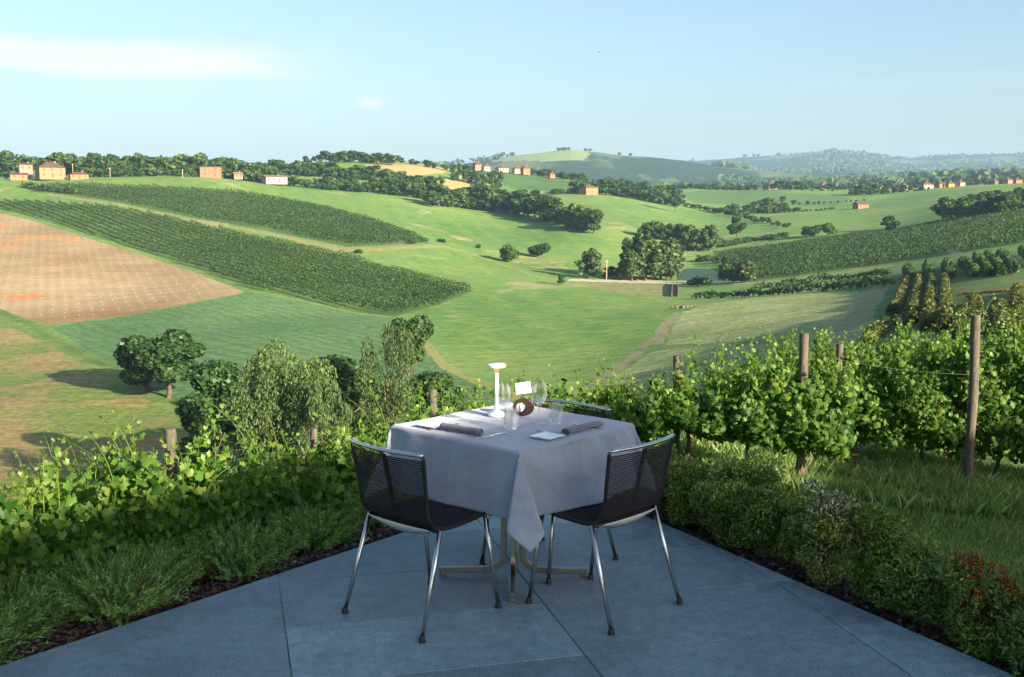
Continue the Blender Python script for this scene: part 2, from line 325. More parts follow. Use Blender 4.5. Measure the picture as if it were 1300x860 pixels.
LP, LD = np.array([-0.344, 6.168]), np.array([.6274, .7787]); LN = np.array([-.7787, .6274])      # left kerb of the terrace
RP, RD = np.array([0.889, 5.964]), np.array([.4724, -.8814]); RN = np.array([.8814, .4724])      # right kerb
def sdist(x, y):
    sl = (x - LP[0]) * LN[0] + (y - LP[1]) * LN[1]; sr = (x - RP[0]) * RN[0] + (y - RP[1]) * RN[1]
    return sl, sr
def ground(x, y):
    x = np.asarray(x, float); y = np.asarray(y, float)
    ys = np.maximum(y, 9.2); a = np.clip(x / ys, TA[0], TA[-1] - 1e-6); l = np.clip(np.log(ys), TL[0], TL[-1] - 1e-6)
    u = (a - TA[0]) / (TA[1] - TA[0]); v = (l - TL[0]) / (TL[1] - TL[0]); i = u.astype(int); j = v.astype(int); u = u - i; v = v - j
    e = (TE[i, j] * (1 - u) + TE[i + 1, j] * u) * (1 - v) + (TE[i, j + 1] * (1 - u) + TE[i + 1, j + 1] * u) * v
    zf = CH + ys * e
    zf = zf + fbm(x, y, 1 / 60, 3, 3) * 1.2 * sm((ys - 60) / 100) + fbm(x, y, 1 / 600, 5, 9) * np.clip((ys - 2300) * 0.011, 0, 34)
    sl, sr = sdist(x, y)
    zl = np.interp(sl, [-1, .1, .55, 1.3, 3, 8, 40], [-.3, -.04, -.12, -.85, -1.45, -2.6, -9])
    zr = np.interp(sr, [-1, .1, .6, 1.2, 2.8, 4.5, 8, 40], [-.3, -.04, -.1, -.3, -.62, -.78, -1.3, -4])
    w = sm((sr - sl) / 2.0 + .5); zn = np.where(sl < 0, zr, np.where(sr < 0, zl, zl * (1 - w) + zr * w))
    zn = np.where((sl < 0) & (sr < 0), -0.3, zn) + fbm(x, y, 1.2, 3, 5) * .05 * sm(np.maximum(sl, sr) * 2)
    b = sm((y - 10.5) / 5.0)
    z = zn * (1 - b) + zf * b
    pond = np.abs(x / np.maximum(y, 1) - .208) < .06
    return z
PONDZ = float(ground(*at_z(900, 357, -26.5)[:2])) + .1

def hit(px, py, ymin=25.0, ymax=8000.0):
    """the place on the land that the photo shows at this point"""
    a, e = ae(px, py); ys = np.exp(np.linspace(math.log(ymin), math.log(ymax), 3000)); g = ground(a * ys, ys); d = CH + e * ys - g
    k = np.argmax(d < 0)
    if d[k] >= 0: k = int(np.argmin(d))                 # grazes a crest
    k = max(k, 1); t = d[k - 1] / (d[k - 1] - d[k] + 1e-9); t = min(max(t, 0), 1); y = ys[k - 1] * (1 - t) + ys[k] * t
    return float(a * y), float(y), float(ground(a * y, y))

def inpoly(px, py, poly):
    r = np.zeros(px.shape, bool); n = len(poly)
    for i in range(n):
        x1, y1 = poly[i]; x2, y2 = poly[(i + 1) % n]
        if y1 == y2: continue
        c = ((y1 > py) != (y2 > py)) & (px < (x2 - x1) * (py - y1) / (y2 - y1) + x1); r ^= c
    return r

def wdir(p, q):
    A = hit(*p); B = hit(*q); return math.atan2(B[1] - A[1], B[0] - A[0])
G1, G2, G3 = (0.08, 0.17, 0.042), (0.115, 0.21, 0.05), (0.175, 0.25, 0.07)
V1 = [(0, 256), (60, 258), (130, 263), (200, 275), (300, 297), (400, 318), (440, 326), (500, 344), (560, 359), (602, 369), (555, 388), (500, 402), (460, 398), (400, 384), (320, 366), (300, 359), (250, 342), (180, 319), (100, 294), (40, 275), (0, 266)]
V2 = [(40, 243), (70, 236), (120, 236), (200, 239), (300, 245), (400, 261), (470, 279), (520, 297), (546, 309), (500, 311), (440, 314), (400, 305), (330, 291), (240, 276), (150, 257), (90, 248)]
R2 = [(905, 324), (1000, 311), (1100, 299), (1150, 297), (1190, 312), (1212, 321), (1185, 327), (1100, 338), (1000, 352), (940, 359), (945, 345)]
R3 = [(1150, 293), (1200, 283), (1300, 266), (1345, 258), (1345, 300), (1300, 309), (1222, 321), (1180, 307)]
D1, D2 = wdir((180, 330), (460, 400)), wdir((150, 257), (400, 305))
DR = wdir((960, 356), (1185, 327)); DR3 = wdir((1222, 321), (1300, 309))
DW = wdir((130, 440), (330, 520)); DB = wdir((40, 290), (30, 380))
fields = [  # name, material, outline as the photo shows it
 ('wheat_field', fieldmat('young_wheat', ((0.075, 0.15, 0.06), (0.095, 0.175, 0.068), (0.13, 0.205, 0.08)), .02, wdir((200, 420), (400, 470)), 3.0, (0.05, 0.11, 0.04), .6, 1.5),
  [(62, 414), (100, 411), (180, 399), (240, 387), (310, 373), (330, 373), (400, 387), (460, 400), (500, 404), (522, 409), (528, 430), (560, 466), (640, 502), (700, 530), (640, 640), (280, 600), (230, 512), (190, 490), (140, 461), (105, 441)]),
 ('ploughed_field', fieldmat('clay_soil', ((0.21, 0.135, 0.066), (0.31, 0.225, 0.118), (0.43, 0.345, 0.205)), .012, DB, 3.0, (0.19, 0.13, 0.08), .25, .7, (0.035, .6, .66, (0.5, 0.21, 0.07)), .1),
  [(-400, 225), (0, 271), (40, 280), (100, 299), (180, 324), (250, 347), (296, 365), (310, 371), (240, 385), (180, 397), (100, 409), (62, 412), (30, 404), (0, 392), (-400, 330)]),
 ('stubble_field', fieldmat('stubble_and_weeds', ((0.27, 0.18, 0.085), (0.24, 0.19, 0.08), (0.19, 0.2, 0.07)), .03, DW, 2.6, (0.14, 0.16, 0.05), .3, 1.6, (0.05, .42, .56, (0.13, 0.18, 0.045)), .15),
  [(-500, 350), (0, 410), (60, 436), (110, 466), (160, 492), (210, 522), (250, 560), (268, 620), (240, 760), (-500, 760)]),
 ('grass_strip', fieldmat('verge_grass', (G1, (0.12, 0.19, 0.05), (0.17, 0.23, 0.07)), .08, DW, 5, (0.07, 0.1, 0.03), .6),
  [(-500, 330), (0, 392), (60, 416), (105, 441), (140, 461), (190, 490), (250, 530), (300, 620), (268, 620), (250, 560), (210, 522), (160, 492), (110, 466), (60, 436), (0, 410), (-500, 350)]),
 ('vineyard_ground', fieldmat('vineyard_turf', ((0.06, 0.11, 0.028), (0.075, 0.13, 0.034), (0.1, 0.16, 0.045)), .03), V1),
 ('vineyard_ground', None, V2), ('vineyard_ground', None, R2), ('vineyard_ground', None, R3),
 ('dirt_path', fieldmat('dry_path', ((0.16, 0.18, 0.07), (0.26, 0.23, 0.11), (0.16, 0.19, 0.07)), .12), [(60, 246), (150, 259), (240, 278), (330, 293), (400, 308), (440, 316), (500, 313.5), (560, 311), (560, 314.5), (500, 317.5), (440, 321), (400, 312), (330, 296), (240, 280.5), (150, 261), (60, 248)]),
 ('dirt_path', None, [(540, 311.5), (560, 311.5), (600, 322), (640, 337), (680, 350), (720, 360), (680, 351.3), (640, 338.3), (600, 323.3), (560, 313)]),
 ('meadow_scar', fieldmat('dry_grass_margin', ((0.19, 0.22, 0.06), (0.25, 0.25, 0.09), (0.16, 0.21, 0.06)), .1), [(522, 409), (533, 407), (542, 430), (568, 461), (600, 478), (645, 495), (690, 512), (690, 520), (640, 503), (600, 487), (560, 468), (529, 432)]),
 ('pond', 'pond', [(858, 356), (862, 348), (874, 342), (905, 341), (930, 348), (938, 356)]),
 ('dam_bank', fieldmat('rough_bank_grass', ((0.12, 0.15, 0.05), (0.19, 0.2, 0.08), (0.26, 0.25, 0.11)), .2, fine=1.8), [(728, 358), (858, 360), (858, 378), (800, 374), (760, 368)]),
 ('gravel_road', fieldmat('pale_gravel', ((0.36, 0.34, 0.26), (0.43, 0.4, 0.3), (0.3, 0.29, 0.2)), .2), [(722, 354.5), (860, 357), (960, 358), (960, 360), (858, 360.5), (722, 357)]),
 ('meadow_scar', None, [(930, 361), (1000, 354), (1060, 346), (1190, 330), (1240, 322), (1240, 323.5), (1190, 331.5), (1060, 348), (1000, 357), (930, 364)]),
 ('farm_track', fieldmat('track_earth', ((0.16, 0.18, 0.08), (0.25, 0.24, 0.13), (0.18, 0.2, 0.09)), .2), [(858, 398), (866, 398), (850, 420), (842, 436), (826, 440), (800, 460), (770, 484), (730, 505), (730, 495), (770, 472), (800, 450), (826, 430), (840, 412)]),
 ('farm_track', None, [(1090, 372), (1128, 365), (1108, 400), (1070, 440), (1040, 440), (1075, 402)]),
 ('crop_field', fieldmat('flattened_grain', ((0.19, 0.25, 0.09), (0.26, 0.31, 0.12), (0.34, 0.37, 0.17)), .05, wdir((900, 420), (1050, 400)), 3.5, (0.12, 0.18, 0.06), .5, 1.8, None, 1.8),
  [(868, 396), (900, 386), (1000, 374), (1090, 370), (1078, 398), (1052, 428), (980, 432), (900, 436), (846, 438), (854, 418)]),
 ('crop_field', None, [(700, 530), (770, 488), (826, 446), (900, 440), (980, 437), (1050, 434), (1110, 404), (1135, 385), (1140, 470), (1140, 640), (700, 640)]),
 ('terrace_vineyard_ground', fieldmat('mown_vineyard', ((0.08, 0.13, 0.035), (0.11, 0.165, 0.05), (0.16, 0.2, 0.07)), .08), [(1128, 365), (1138, 352), (1250, 342), (1400, 326), (1400, 480), (1110, 480), (1110, 404)]),
 ('yellow_field', fieldmat('ripe_grass', ((0.27, 0.25, 0.1), (0.34, 0.28, 0.12), (0.22, 0.25, 0.09)), .02), [(458, 210), (480, 208), (506, 204), (540, 205), (575, 216), (560, 220), (500, 226), (470, 222)]),
 ('yellow_field', None, [(548, 232), (590, 222), (620, 232), (625, 243), (580, 246), (550, 240)]),
 ('yellow_field', None, [(648, 246), (690, 243), (700, 252), (660, 255)]),
 ('hill_vineyard', fieldmat('distant_vines', ((0.05, 0.11, 0.035), (0.07, 0.14, 0.042), (0.09, 0.165, 0.05)), .03, wdir((620, 235), (720, 240)), 9, (0.1, 0.17, 0.055), .5), [(585, 220), (640, 216), (700, 224), (745, 236), (735, 246), (650, 240), (625, 232)]),
 ('hill_field', fieldmat('distant_crop', ((0.075, 0.15, 0.05), (0.09, 0.165, 0.055), (0.11, 0.185, 0.06)), .01), [(862, 246), (900, 241), (1060, 247), (1080, 252), (1060, 262), (880, 258)]),
 ('lane', fieldmat('grey_track', ((0.15, 0.16, 0.11), (0.19, 0.2, 0.14), (0.13, 0.15, 0.09)), .2), [(1150, 296), (1160, 297), (1185, 306), (1222, 321), (1212, 324), (1190, 313), (1165, 303)]),
 ('far_pasture', fieldmat('hilltop_pasture', ((0.16, 0.23, 0.07), (0.21, 0.27, 0.09), (0.18, 0.25, 0.08)), .004), [(620, 206), (650, 198), (690, 190), (735, 188), (750, 196), (740, 204), (700, 205), (660, 204)]),
]
# water
t = NT('pond_water'); n = t.noise(t.mapping(t.coord(), (1, .3, 1)), .6, 3); M['pond'] = t.done(t.bsdf((0.045, 0.085, 0.055), 0.5, spec=0.02, normal=t.bump(n, 0.06, 0.1)))
M['meadow'] = fieldmat('meadow_grass', (G1, G2, G3), .01, wdir((600, 340), (760, 420)), 14, (0.18, 0.25, 0.06), .5, 1.1, (0.03, .6, .67, (0.27, 0.26, 0.12)), 3.0, .4)
t = NT('far_hills'); co = t.coord(); n = t.noise(t.mapping(co, (1, .6, 1)), .0028, 5, .6, .4)
c = t.ramp(n, [(0.48, (0.02, 0.045, 0.02)), (0.54, (0.028, 0.056, 0.024)), (0.56, (0.07, 0.11, 0.045)), (0.68, (0.12, 0.14, 0.065))])
c = t.mix(c, t.ramp(t.noise(co, .05, 3), [(0.3, 0.7), (0.7, 1.3)]), 1.0, 'MULTIPLY'); M['farhill'] = t.done(t.bsdf(c, .95, spec=.05))

aa = np.r_[np.linspace(-1.3, -.56, 24)[:-1], np.linspace(-.56, .56, 1190), np.linspace(.56, 1.3, 24)[1:]]
yy = np.r_[np.linspace(.6, 16, 90)[:-1], np.exp(np.r_[np.linspace(math.log(16), math.log(75), 60)[:-1], np.linspace(math.log(75), math.log(1150), 420)[:-1], np.linspace(math.log(1150), math.log(9400), 150)])]
ga, gy = np.meshgrid(aa, yy, indexing='ij'); gx = ga * gy; gz = ground(gx, gy)
na, ny = ga.shape; ids = np.arange(na * ny).reshape(na, ny)
quads = np.stack([ids[:-1, :-1], ids[1:, :-1], ids[1:, 1:], ids[:-1, 1:]], -1).reshape(-1, 4)
cx = (gx[:-1, :-1] + gx[1:, 1:]) / 2; cy = (gy[:-1, :-1] + gy[1:, 1:]) / 2; czc = (gz[:-1, :-1] + gz[1:, 1:]) / 2
fpx, fpy = to_px(cx, cy, czc)
jx = fbm(cx, cy, .25, 3, 21) * 2.2 * np.clip(400 / cy, .3, 2); fpx2 = fpx + jx; fpy2 = fpy + jx * .4
fid = np.zeros(cx.shape, int); names = [('meadow', M['meadow'])]; seen = {'meadow': 0}; lastmat = {}
for nm, mt, poly in fields:
    if nm not in seen:
        seen[nm] = len(names); names.append((nm, M['pond'] if mt == 'pond' else mt))
    w = (cy > 75) & (cy < 1500) if nm != 'far_pasture' else (cy > 2500) & (cy < 4500)
    if nm == 'pond': w &= cy < 620
    fid[inpoly(fpx2 if nm != 'pond' else fpx, fpy2 if nm != 'pond' else fpy, poly) & w] = seen[nm]
fh = len(names); names.append(('hills', M['farhill'])); fid[(cy > 1500) & (fid == 0)] = fh
bk = len(names); names.append(('grass_bank', M['bankgrass'])); fid[(cy < 60) & (fid == 0)] = bk
sl, sr = sdist(cx, cy); ml = len(names); names.append(('soil_bed', M['mulch'])); fid[(np.maximum(sl, sr) < .75) & (cy < 9)] = ml
fid[(np.maximum(sl, sr) < .5 - .4 * (cx > 1)) & (cy < 9)] = ml
VV = np.stack([gx, gy, gz], -1).reshape(-1, 3); fl = fid.ravel()
pf = quads[fl == seen['pond']]
if len(pf): PONDZ = float(np.percentile(VV[np.unique(pf), 2], 25)); VV[np.unique(pf), 2] = PONDZ
for k, (nm, mt) in enumerate(names):
    q = quads[fl == k]
    if not len(q): print('no faces for', nm); continue
    u, inv = np.unique(q, return_inverse=True); o = npobj(nm, VV[u], inv.reshape(q.shape), mt, smooth=True); tag(o, kind='structure')
MB().box((0, -40, -.55), (400, 81.2, .5)).build('yard', M['bankgrass'])['kind'] = 'structure'

# ------------------------------------------------------------------ terrace
tu = np.array([math.cos(math.radians(14.6)), math.sin(math.radians(14.6))]); tv = np.array([-tu[1], tu[0]])
apex = (0.33, 7.0)
def on_edge(P, D, y): k = (y - P[1]) / D[1]; return (P[0] + D[0] * k, y)
outline = [on_edge(LP, LD, -.2), on_edge(LP, LD, 3.0), apex, on_edge(RP, RD, 3.0), on_edge(RP, RD, 0.5), (6.5, -4.0), (-6.5, -4.0)]
def clip(poly, a, b, c):        # keep a*x+b*y<=c
    out = []
    for i in range(len(poly)):
        p, q = poly[i], poly[(i + 1) % len(poly)]; dp, dq = a * p[0] + b * p[1] - c, a * q[0] + b * q[1] - c
        if dp <= 0: out.append(p)
        if (dp < 0 < dq) or (dq < 0 < dp): k = dp / (dp - dq); out.append((p[0] + (q[0] - p[0]) * k, p[1] + (q[1] - p[1]) * k))
    return out
def prism(mb, poly, z0, z1):
    n = len(poly); mb.add([(x, y, z0) for x, y in poly] + [(x, y, z1) for x, y in poly], [tuple(range(n))[::-1], tuple(range(n, 2 * n))] + [(i, (i + 1) % n, n + (i + 1) % n, n + i) for i in range(n)])
# convex pieces so that slabs can be clipped against them
front = [on_edge(LP, LD, -4), apex, on_edge(RP, RD, -4)]
slabs = MB(); bed = MB(); prism(bed, front, -.35, -.006); g = .0022
o0 = np.array([0.215, 4.5]); u0 = float(o0 @ tu); v0 = float(np.array([0, 4.727]) @ tv)
for j in range(-16, 8):
    for i in range(-8, 9):
        off = 0.0
        ua, ub = u0 + (i) * 1.155 + off * (1.19 / 1.2), u0 + (i + 1) * 1.155 + off * (1.19 / 1.2); va, vb = v0 + j * .585, v0 + (j + 1) * .585
        P = front
        for a, b, c in ((-tu[0], -tu[1], -(ua + g)), (tu[0], tu[1], ub - g), (-tv[0], -tv[1], -(va + g)), (tv[0], tv[1], vb - g)):
            P = clip(P, a, b, c)
            if len(P) < 3: break
        if len(P) >= 3: prism(slabs, P, -.03, rs.uniform(-.0008, .0008))
bed.build('terrace_base', M['mortar'])['kind'] = 'structure'
slabs.build('terrace', M['slab'], bevel=.0025, seg=1)['kind'] = 'structure'

# ------------------------------------------------------------------ leaf generators
def basis(N, U):
    N = N / (np.linalg.norm(N, axis=1)[:, None] + 1e-9); X = np.cross(U, N); X /= np.linalg.norm(X, axis=1)[:, None] + 1e-9; Y = np.cross(N, X)
    return X, Y, N
def scatter(tpl, faces, pos, N, U, size):
    X, Y, Z = basis(N, U); n = len(pos); k = len(tpl)
    V = pos[:, None] + size[:, None, None] * (tpl[None, :, 0:1] * X[:, None] + tpl[None, :, 1:2] * Y[:, None] + tpl[None, :, 2:3] * Z[:, None])
    Fc = faces[None] + (np.arange(n) * k)[:, None, None]
    return V.reshape(-1, 3), Fc.reshape(-1, faces.shape[1])
ang = np.radians([-90, -55, -28, 5, 30, 62, 90, 118, 150, 175, 208, 235]); rad = np.array([.18, .62, .5, .6, .42, .58, .62, .58, .42, .6, .5, .62])
VL = np.r_[[[0, -.1, .05]], np.c_[np.cos(ang) * rad, -np.sin(ang) * rad * 1.0, -.35 * np.abs(np.cos(ang) * rad) ** 1.3 * np.sign(1) - .1 * rad]]
VL = VL[:, [0, 1, 2]]; VF = np.array([[0, i, i % 12 + 1] for i in range(1, 13)])
QL = np.array([[-.5, 0, 0], [0, .28, .12], [.5, 0, 0], [0, -.28, .12]]); QF = np.array([[0, 1, 2, 3]])
SQ = np.array([[-.5, -.42, 0], [.5, -.5, .1], [.42, .5, 0], [-.48, .45, .12]])
def rnd(n): v = rs.normal(size=(n, 3)); return v / np.linalg.norm(v, axis=1)[:, None]

def grape(name, x, y, along, h0, h1, label, group, n=620, wid=.28, length=1.1, shoots=5, tall=None):
    """one grapevine: trunk, leafy wall, green shoots with small leaves"""
    gz0 = float(ground(x, y)); root = empty(name, (x, y, gz0), 0, label, 'grapevine', group)
    d = np.array([math.cos(along), math.sin(along), 0]); nrm = np.array([-d[1], d[0], 0])
    b0, b1 = h0 - gz0, h1 - gz0
    tr = MB(); P = [(0, 0, -.1)]; q = np.zeros(3)
    for k in range(6): q = q + np.array([rs.normal(0, .02), rs.normal(0, .02), (b0 + (b1 - b0) * .45) / 6]); P.append(tuple(q))
    tr.tube(P, [.026, .024, .02, .018, .017, .015, .013], 8)
    for sg in (-1, 1): tr.tube([tuple(q), tuple(q + d * sg * .25 + [0, 0, .03]), tuple(q + d * sg * length * .5 + [0, 0, rs.normal(0, .03)])], [.012, .01, .007], 6)
    tr.build('trunk', M['bark'], root, smooth='all')
    s = rs.uniform(-.5, .5, n) * length; r = rs.uniform(0, 1, n) ** .8; top = b1 - .06 + .11 * np.sin(s * 7 + x * 3) + .07 * np.sin(s * 17 + y * 5) + rs.normal(0, .07, n); z = b0 + (top - b0) * r
    wv = wid * (.55 + .6 * np.sin(np.pi * np.clip((z - b0) / (b1 - b0 + .05), 0, 1)) ** .7); side = rs.choice([-1, 1], n); w = side * wv * rs.uniform(.25, 1.1, n) + .1 * np.sin(s * 9 + z * 7)
    pos = d * s[:, None] + nrm * w[:, None] + np.c_[np.zeros(n), np.zeros(n), z]
    N = nrm * (side * .8)[:, None] + rnd(n) * .75 + np.array([0, 0, .35]); U = -np.array([[0, 0, 1.]]) + rnd(n) * .5
    V, Fc = scatter(VL, VF, pos, N, -U, rs.uniform(.04, .095, n) * .7); npobj('foliage', V, Fc, M['leaf_vine'], root)
    st = MB(); LPs, LN_, LS = [], [], []
    for k in range(shoots):
        a0 = rs.uniform(-.5, .5) * length; hh = tall if (tall and k == 0) else rs.uniform(.12, .6) * rs.uniform(.5, 1); lean = rs.normal(0, .12, 2)
        base = d * a0 + nrm * rs.normal(0, wid * .4) + np.array([0, 0, b1 - .1]); pts = []
        for u in np.linspace(0, 1, 7): pts.append(base + np.array([lean[0] * u ** 2, lean[1] * u ** 2, (hh + .1) * (u - .12 * u ** 3)]))
        st.tube(pts, list(np.linspace(.004, .0015, 7)), 5)
        for u in np.linspace(.08, 1, 13 if not (tall and k == 0) else 34):
            c = base + np.array([lean[0] * u ** 2, lean[1] * u ** 2, (hh + .1) * (u - .12 * u ** 3)]); LPs.append(c + rnd(1)[0] * (.035 + .05 * (1 - u) * (1.6 if tall and k == 0 else .6))); LS.append(.06 * (1.1 - .75 * u))
        e = pts[-1]; v = rnd(1)[0] * .12; v[2] = abs(v[2]) * .5; tt = pts[4]
        st.tube([tt, tt + v * .6, tt + v + np.array([0, 0, -.02]), tt + v * 1.25 + np.array([0, 0, .02])], .0012, 4)
    st.build('shoots', M['leaf_vine_tip'], root, smooth='all')
    LPs = np.array(LPs); LS = np.array(LS); m = len(LPs)
    V, Fc = scatter(VL, VF, LPs, rnd(m) + [0, 0, .4], rnd(m) * .6 + [0, 0, .8], LS); npobj('young_leaves', V, Fc, M['leaf_vine_tip'], root)
    return root

def crown_pts(kind, n, seed):
    """points and outward directions of a crown 10 m tall"""
    r = np.random.RandomState(seed); L = []
    if kind == 'round':
        for k in range(15): v = r.normal(size=3); v /= np.linalg.norm(v); u = r.uniform(.35, 1) ; L.append((v[0] * 2.7 * u, v[1] * 2.7 * u, 5.2 + v[2] * 3.1 * u, r.uniform(1.1, 1.8)))
    elif kind == 'full':
        for k in range(17): v = r.normal(size=3); v /= np.linalg.norm(v); u = r.uniform(.3, 1); L.append((v[0] * 2.6 * u, v[1] * 2.6 * u, 4.9 + v[2] * 3.4 * u, r.uniform(1.1, 1.9)))
    elif kind == 'oval':
        for k in range(13): z = r.uniform(2.6, 8.7); w = 2.2 * math.sin(PI * (z - 1) / 9.2) ** .6; a = r.uniform(0, 2 * PI); u = r.uniform(.2, 1); L.append((w * u * math.cos(a), w * u * math.sin(a), z, r.uniform(.9, 1.45)))
    elif kind == 'plume':
        for k in range(46): z = r.uniform(1.2, 8.7); w = 3.1 * (1 - ((z - 4.2) / 6.2) ** 2) ** .5 if z > 4.2 else 3.1 * (.7 + .3 * z / 4.2); a = r.uniform(0, 2 * PI); u = r.uniform(.2, 1.0); L.append((w * u * math.cos(a), w * u * math.sin(a), z + r.uniform(0, .9), r.uniform(.45, .95)))
    else:
        for k in range(12): a = r.uniform(0, 2 * PI); u = r.uniform(0, 1) ** .5; L.append((3.4 * u * math.cos(a), 3.4 * u * math.sin(a), r.uniform(2, 7.2) * (1 - .25 * u), r.uniform(1.4, 2.5)))
    L = np.array(L); k = r.choice(len(L), n, p=L[:, 3] ** 2 / (L[:, 3] ** 2).sum()); v = r.normal(size=(n, 3)); v /= np.linalg.norm(v, axis=1)[:, None]
    st = np.array([1, 1, 1.45 if kind == 'plume' else .85]); rr = L[k, 3] * r.uniform(.55, 1.08, n) ** .6
    P = L[k, :3] + v * st * rr[:, None]; P[:, 2] = np.clip(P[:, 2], .25 if kind in ('bush', 'full') else .9, None)
    return P, v, r
def crown_mesh(name, kind, n, size, seed, mat, upright=0):
    P, v, r = crown_pts(kind, n, seed); U = r.normal(size=(n, 3)); N = v * .9 + r.normal(size=(n, 3)) * .6
    if upright: U = np.c_[r.normal(0, .3, n), r.normal(0, .3, n), np.ones(n)]; N = np.cross(U, r.normal(size=(n, 3)))
    tp = SQ * ([.6, 1.15, 1] if upright else [1, 1, 1])
    V, Fc = scatter(tp, QF, P, N, U, r.uniform(.6, 1.3, n) * size); return npmesh(name, V, Fc, mat)
def trunk_mesh(name, kind, seed, r0=.22):
    r = np.random.RandomState(seed); t = MB(); top = 6.5 if kind != 'bush' else 3.5
    P = [(0, 0, -.6), (0, 0, 0)] + [(r.normal(0, .12), r.normal(0, .12), z) for z in np.linspace(1.2, top, 5)]
    t.tube(P, [r0 * 1.35, r0 * 1.1, r0, r0 * .8, r0 * .6, r0 * .45, r0 * .25], 8)
    for k in range(9):
        z0 = r.uniform(1.6, top * .8); a = r.uniform(0, 2 * PI); Lh = r.uniform(1.2, 2.6)
        t.tube([(0, 0, z0), (Lh * .5 * math.cos(a), Lh * .5 * math.sin(a), z0 + Lh * .45), (Lh * math.cos(a), Lh * math.sin(a), z0 + Lh * 1.1)], [r0 * .4, r0 * .28, r0 * .1], 5)
    m = bpy.data.meshes.new(name); m.from_pydata(t.v, [], t.f); m.materials.append(M['bark']); m.polygons.foreach_set('use_smooth', np.ones(len(m.polygons), bool)); m.update(); return m

WN = {}
def natural(kind, seed):
    P = crown_pts(kind, 1500, seed)[0]; return float(np.percentile(P[:, 0], 97.5) - np.percentile(P[:, 0], 2.5))
def tree_proto(kind, n, size, seed, mat, upright=0, r0=.22):
    WN[kind] = natural(kind, seed)
    return crown_mesh('crown', kind, n, size, seed, mat, upright), trunk_mesh('trunk', kind, seed + 50, r0)
queue = []
def put_tree(name, proto, x, y, z, h, wr, label, group=None, cat='tree', parts=True):
    if name == 'tree' and y > 300: queue.append((h / y, proto, x, y, z, h, wr, label, group, rs.uniform(0, 2 * PI))); return None
    o = empty(name, (x, y, z - .1), rs.uniform(0, 2 * PI), label, cat, group); s = h / 10.0; o.scale = (s * wr, s * wr, s)
    link(bpy.data.objects.new('crown', proto[0]), o); link(bpy.data.objects.new('trunk', proto[1]), o)
    return o

# --- trees near the valley floor, each with a crown of its own
def big_tree(name, px, base, top, wpx, kind, label, n, size, mat, upright=0, y=None, group=None, rz=0, r0=.22, cat='tree'):
    if y is None: X, Y, Z = hit(px, base, 60)
    else: a, _ = ae(px, base); X, Y = float(a) * y, y; Z = float(ground(X, Y))
    h = (CH + float(ae(px, top)[1]) * Y) - Z
    pr = tree_proto(kind, n, size * 10 / h, int(px) * 3 + int(top), mat, upright, r0)
    nat = natural(kind, int(px) * 3 + int(top)) * h / 10; wr = wpx * Y / F_ / nat
    return put_tree(name, pr, X, Y, Z, h, wr, label, group, cat)
big_tree('oak_tree', 188, 497, 409, 74, 'round', 'left tree of the dark green pair beside the field ditch', 7000, .42, M['leaf_oak'], group='pair of oaks by the ditch')
big_tree('oak_tree', 214, 505, 413, 70, 'round', 'right tree of the dark green pair beside the ditch, its orange trunk showing', 7000, .42, M['leaf_oak'], group='pair of oaks by the ditch')
big_tree('broadleaf_tree', 350, 590, 468, 110, 'full', 'broad green tree mostly hidden behind the tallest grey willow', 8000, .3, M['leaf_mid2'], y=120)
big_tree('broadleaf_tree', 474, 590, 448, 84, 'full', 'green tree hidden behind the slim grey willow', 6000, .3, M['leaf_mid2'], y=122)
big_tree('broadleaf_tree', 284, 600, 451, 100, 'oval', 'dark green tree left of the tall grey-green willow scrub', 8000, .34, M['leaf_oak'], y=112)
big_tree('broadleaf_tree', 262, 620, 520, 60, 'bush', 'low dark bushy tree in shade below the left end of the scrub', 4000, .34, M['leaf_oak'], y=104)
big_tree('willow_tree', 366, 600, 440, 96, 'plume', 'tallest grey-olive willow with thin upright twigs, left of the chair', 16000, .2, M['leaf_willow'], 1, y=92, group='grey willows below the terrace')
big_tree('willow_tree', 330, 610, 474, 74, 'plume', 'grey-olive willow against the left flank of the tallest willow', 12000, .2, M['leaf_willow'], 1, y=90, group='grey willows below the terrace')
big_tree('willow_tree', 410, 600, 482, 64, 'plume', 'small grey-olive willow against the right flank of the tallest willow', 9000, .2, M['leaf_willow'], 1, y=88, group='grey willows below the terrace')
big_tree('broadleaf_tree', 440, 580, 450, 86, 'oval', 'dark green tree between the two groups of grey willows', 7000, .3, M['leaf_oak'], y=105)
big_tree('willow_tree', 492, 590, 414, 66, 'plume', 'slim grey-olive willow rising above the left end of the table', 12000, .2, M['leaf_willow'], 1, y=98)
big_tree('broadleaf_tree', 520, 540, 392, 58, 'oval', 'narrow dark tree standing behind the slim grey willow', 6000, .34, M['leaf_oak'], y=128)
big_tree('broadleaf_tree', 556, 570, 453, 68, 'oval', 'dark green tree behind the white lamp side of the table and the leftmost post top', 5500, .3, M['leaf_oak'], y=108)
big_tree('broadleaf_tree', 545, 570, 480, 40, 'bush', 'low green bush behind the wooden post left of the table', 3500, .28, M['leaf_mid'], y=100)
big_tree('shrub', 605, 522, 499, 30, 'bush', 'small round dark bush seen just left of the white lamp', 2200, .26, M['leaf_oak'], y=112, cat='bush')
big_tree('broadleaf_tree', 470, 600, 500, 90, 'bush', 'leafy green tree at the foot of the slim grey willow', 5000, .28, M['leaf_mid'], y=84)
big_tree('shrub', 320, 640, 560, 120, 'bush', 'wide dark bush in shade under the tallest grey willows', 5000, .28, M['leaf_oak'], y=82, cat='bush')

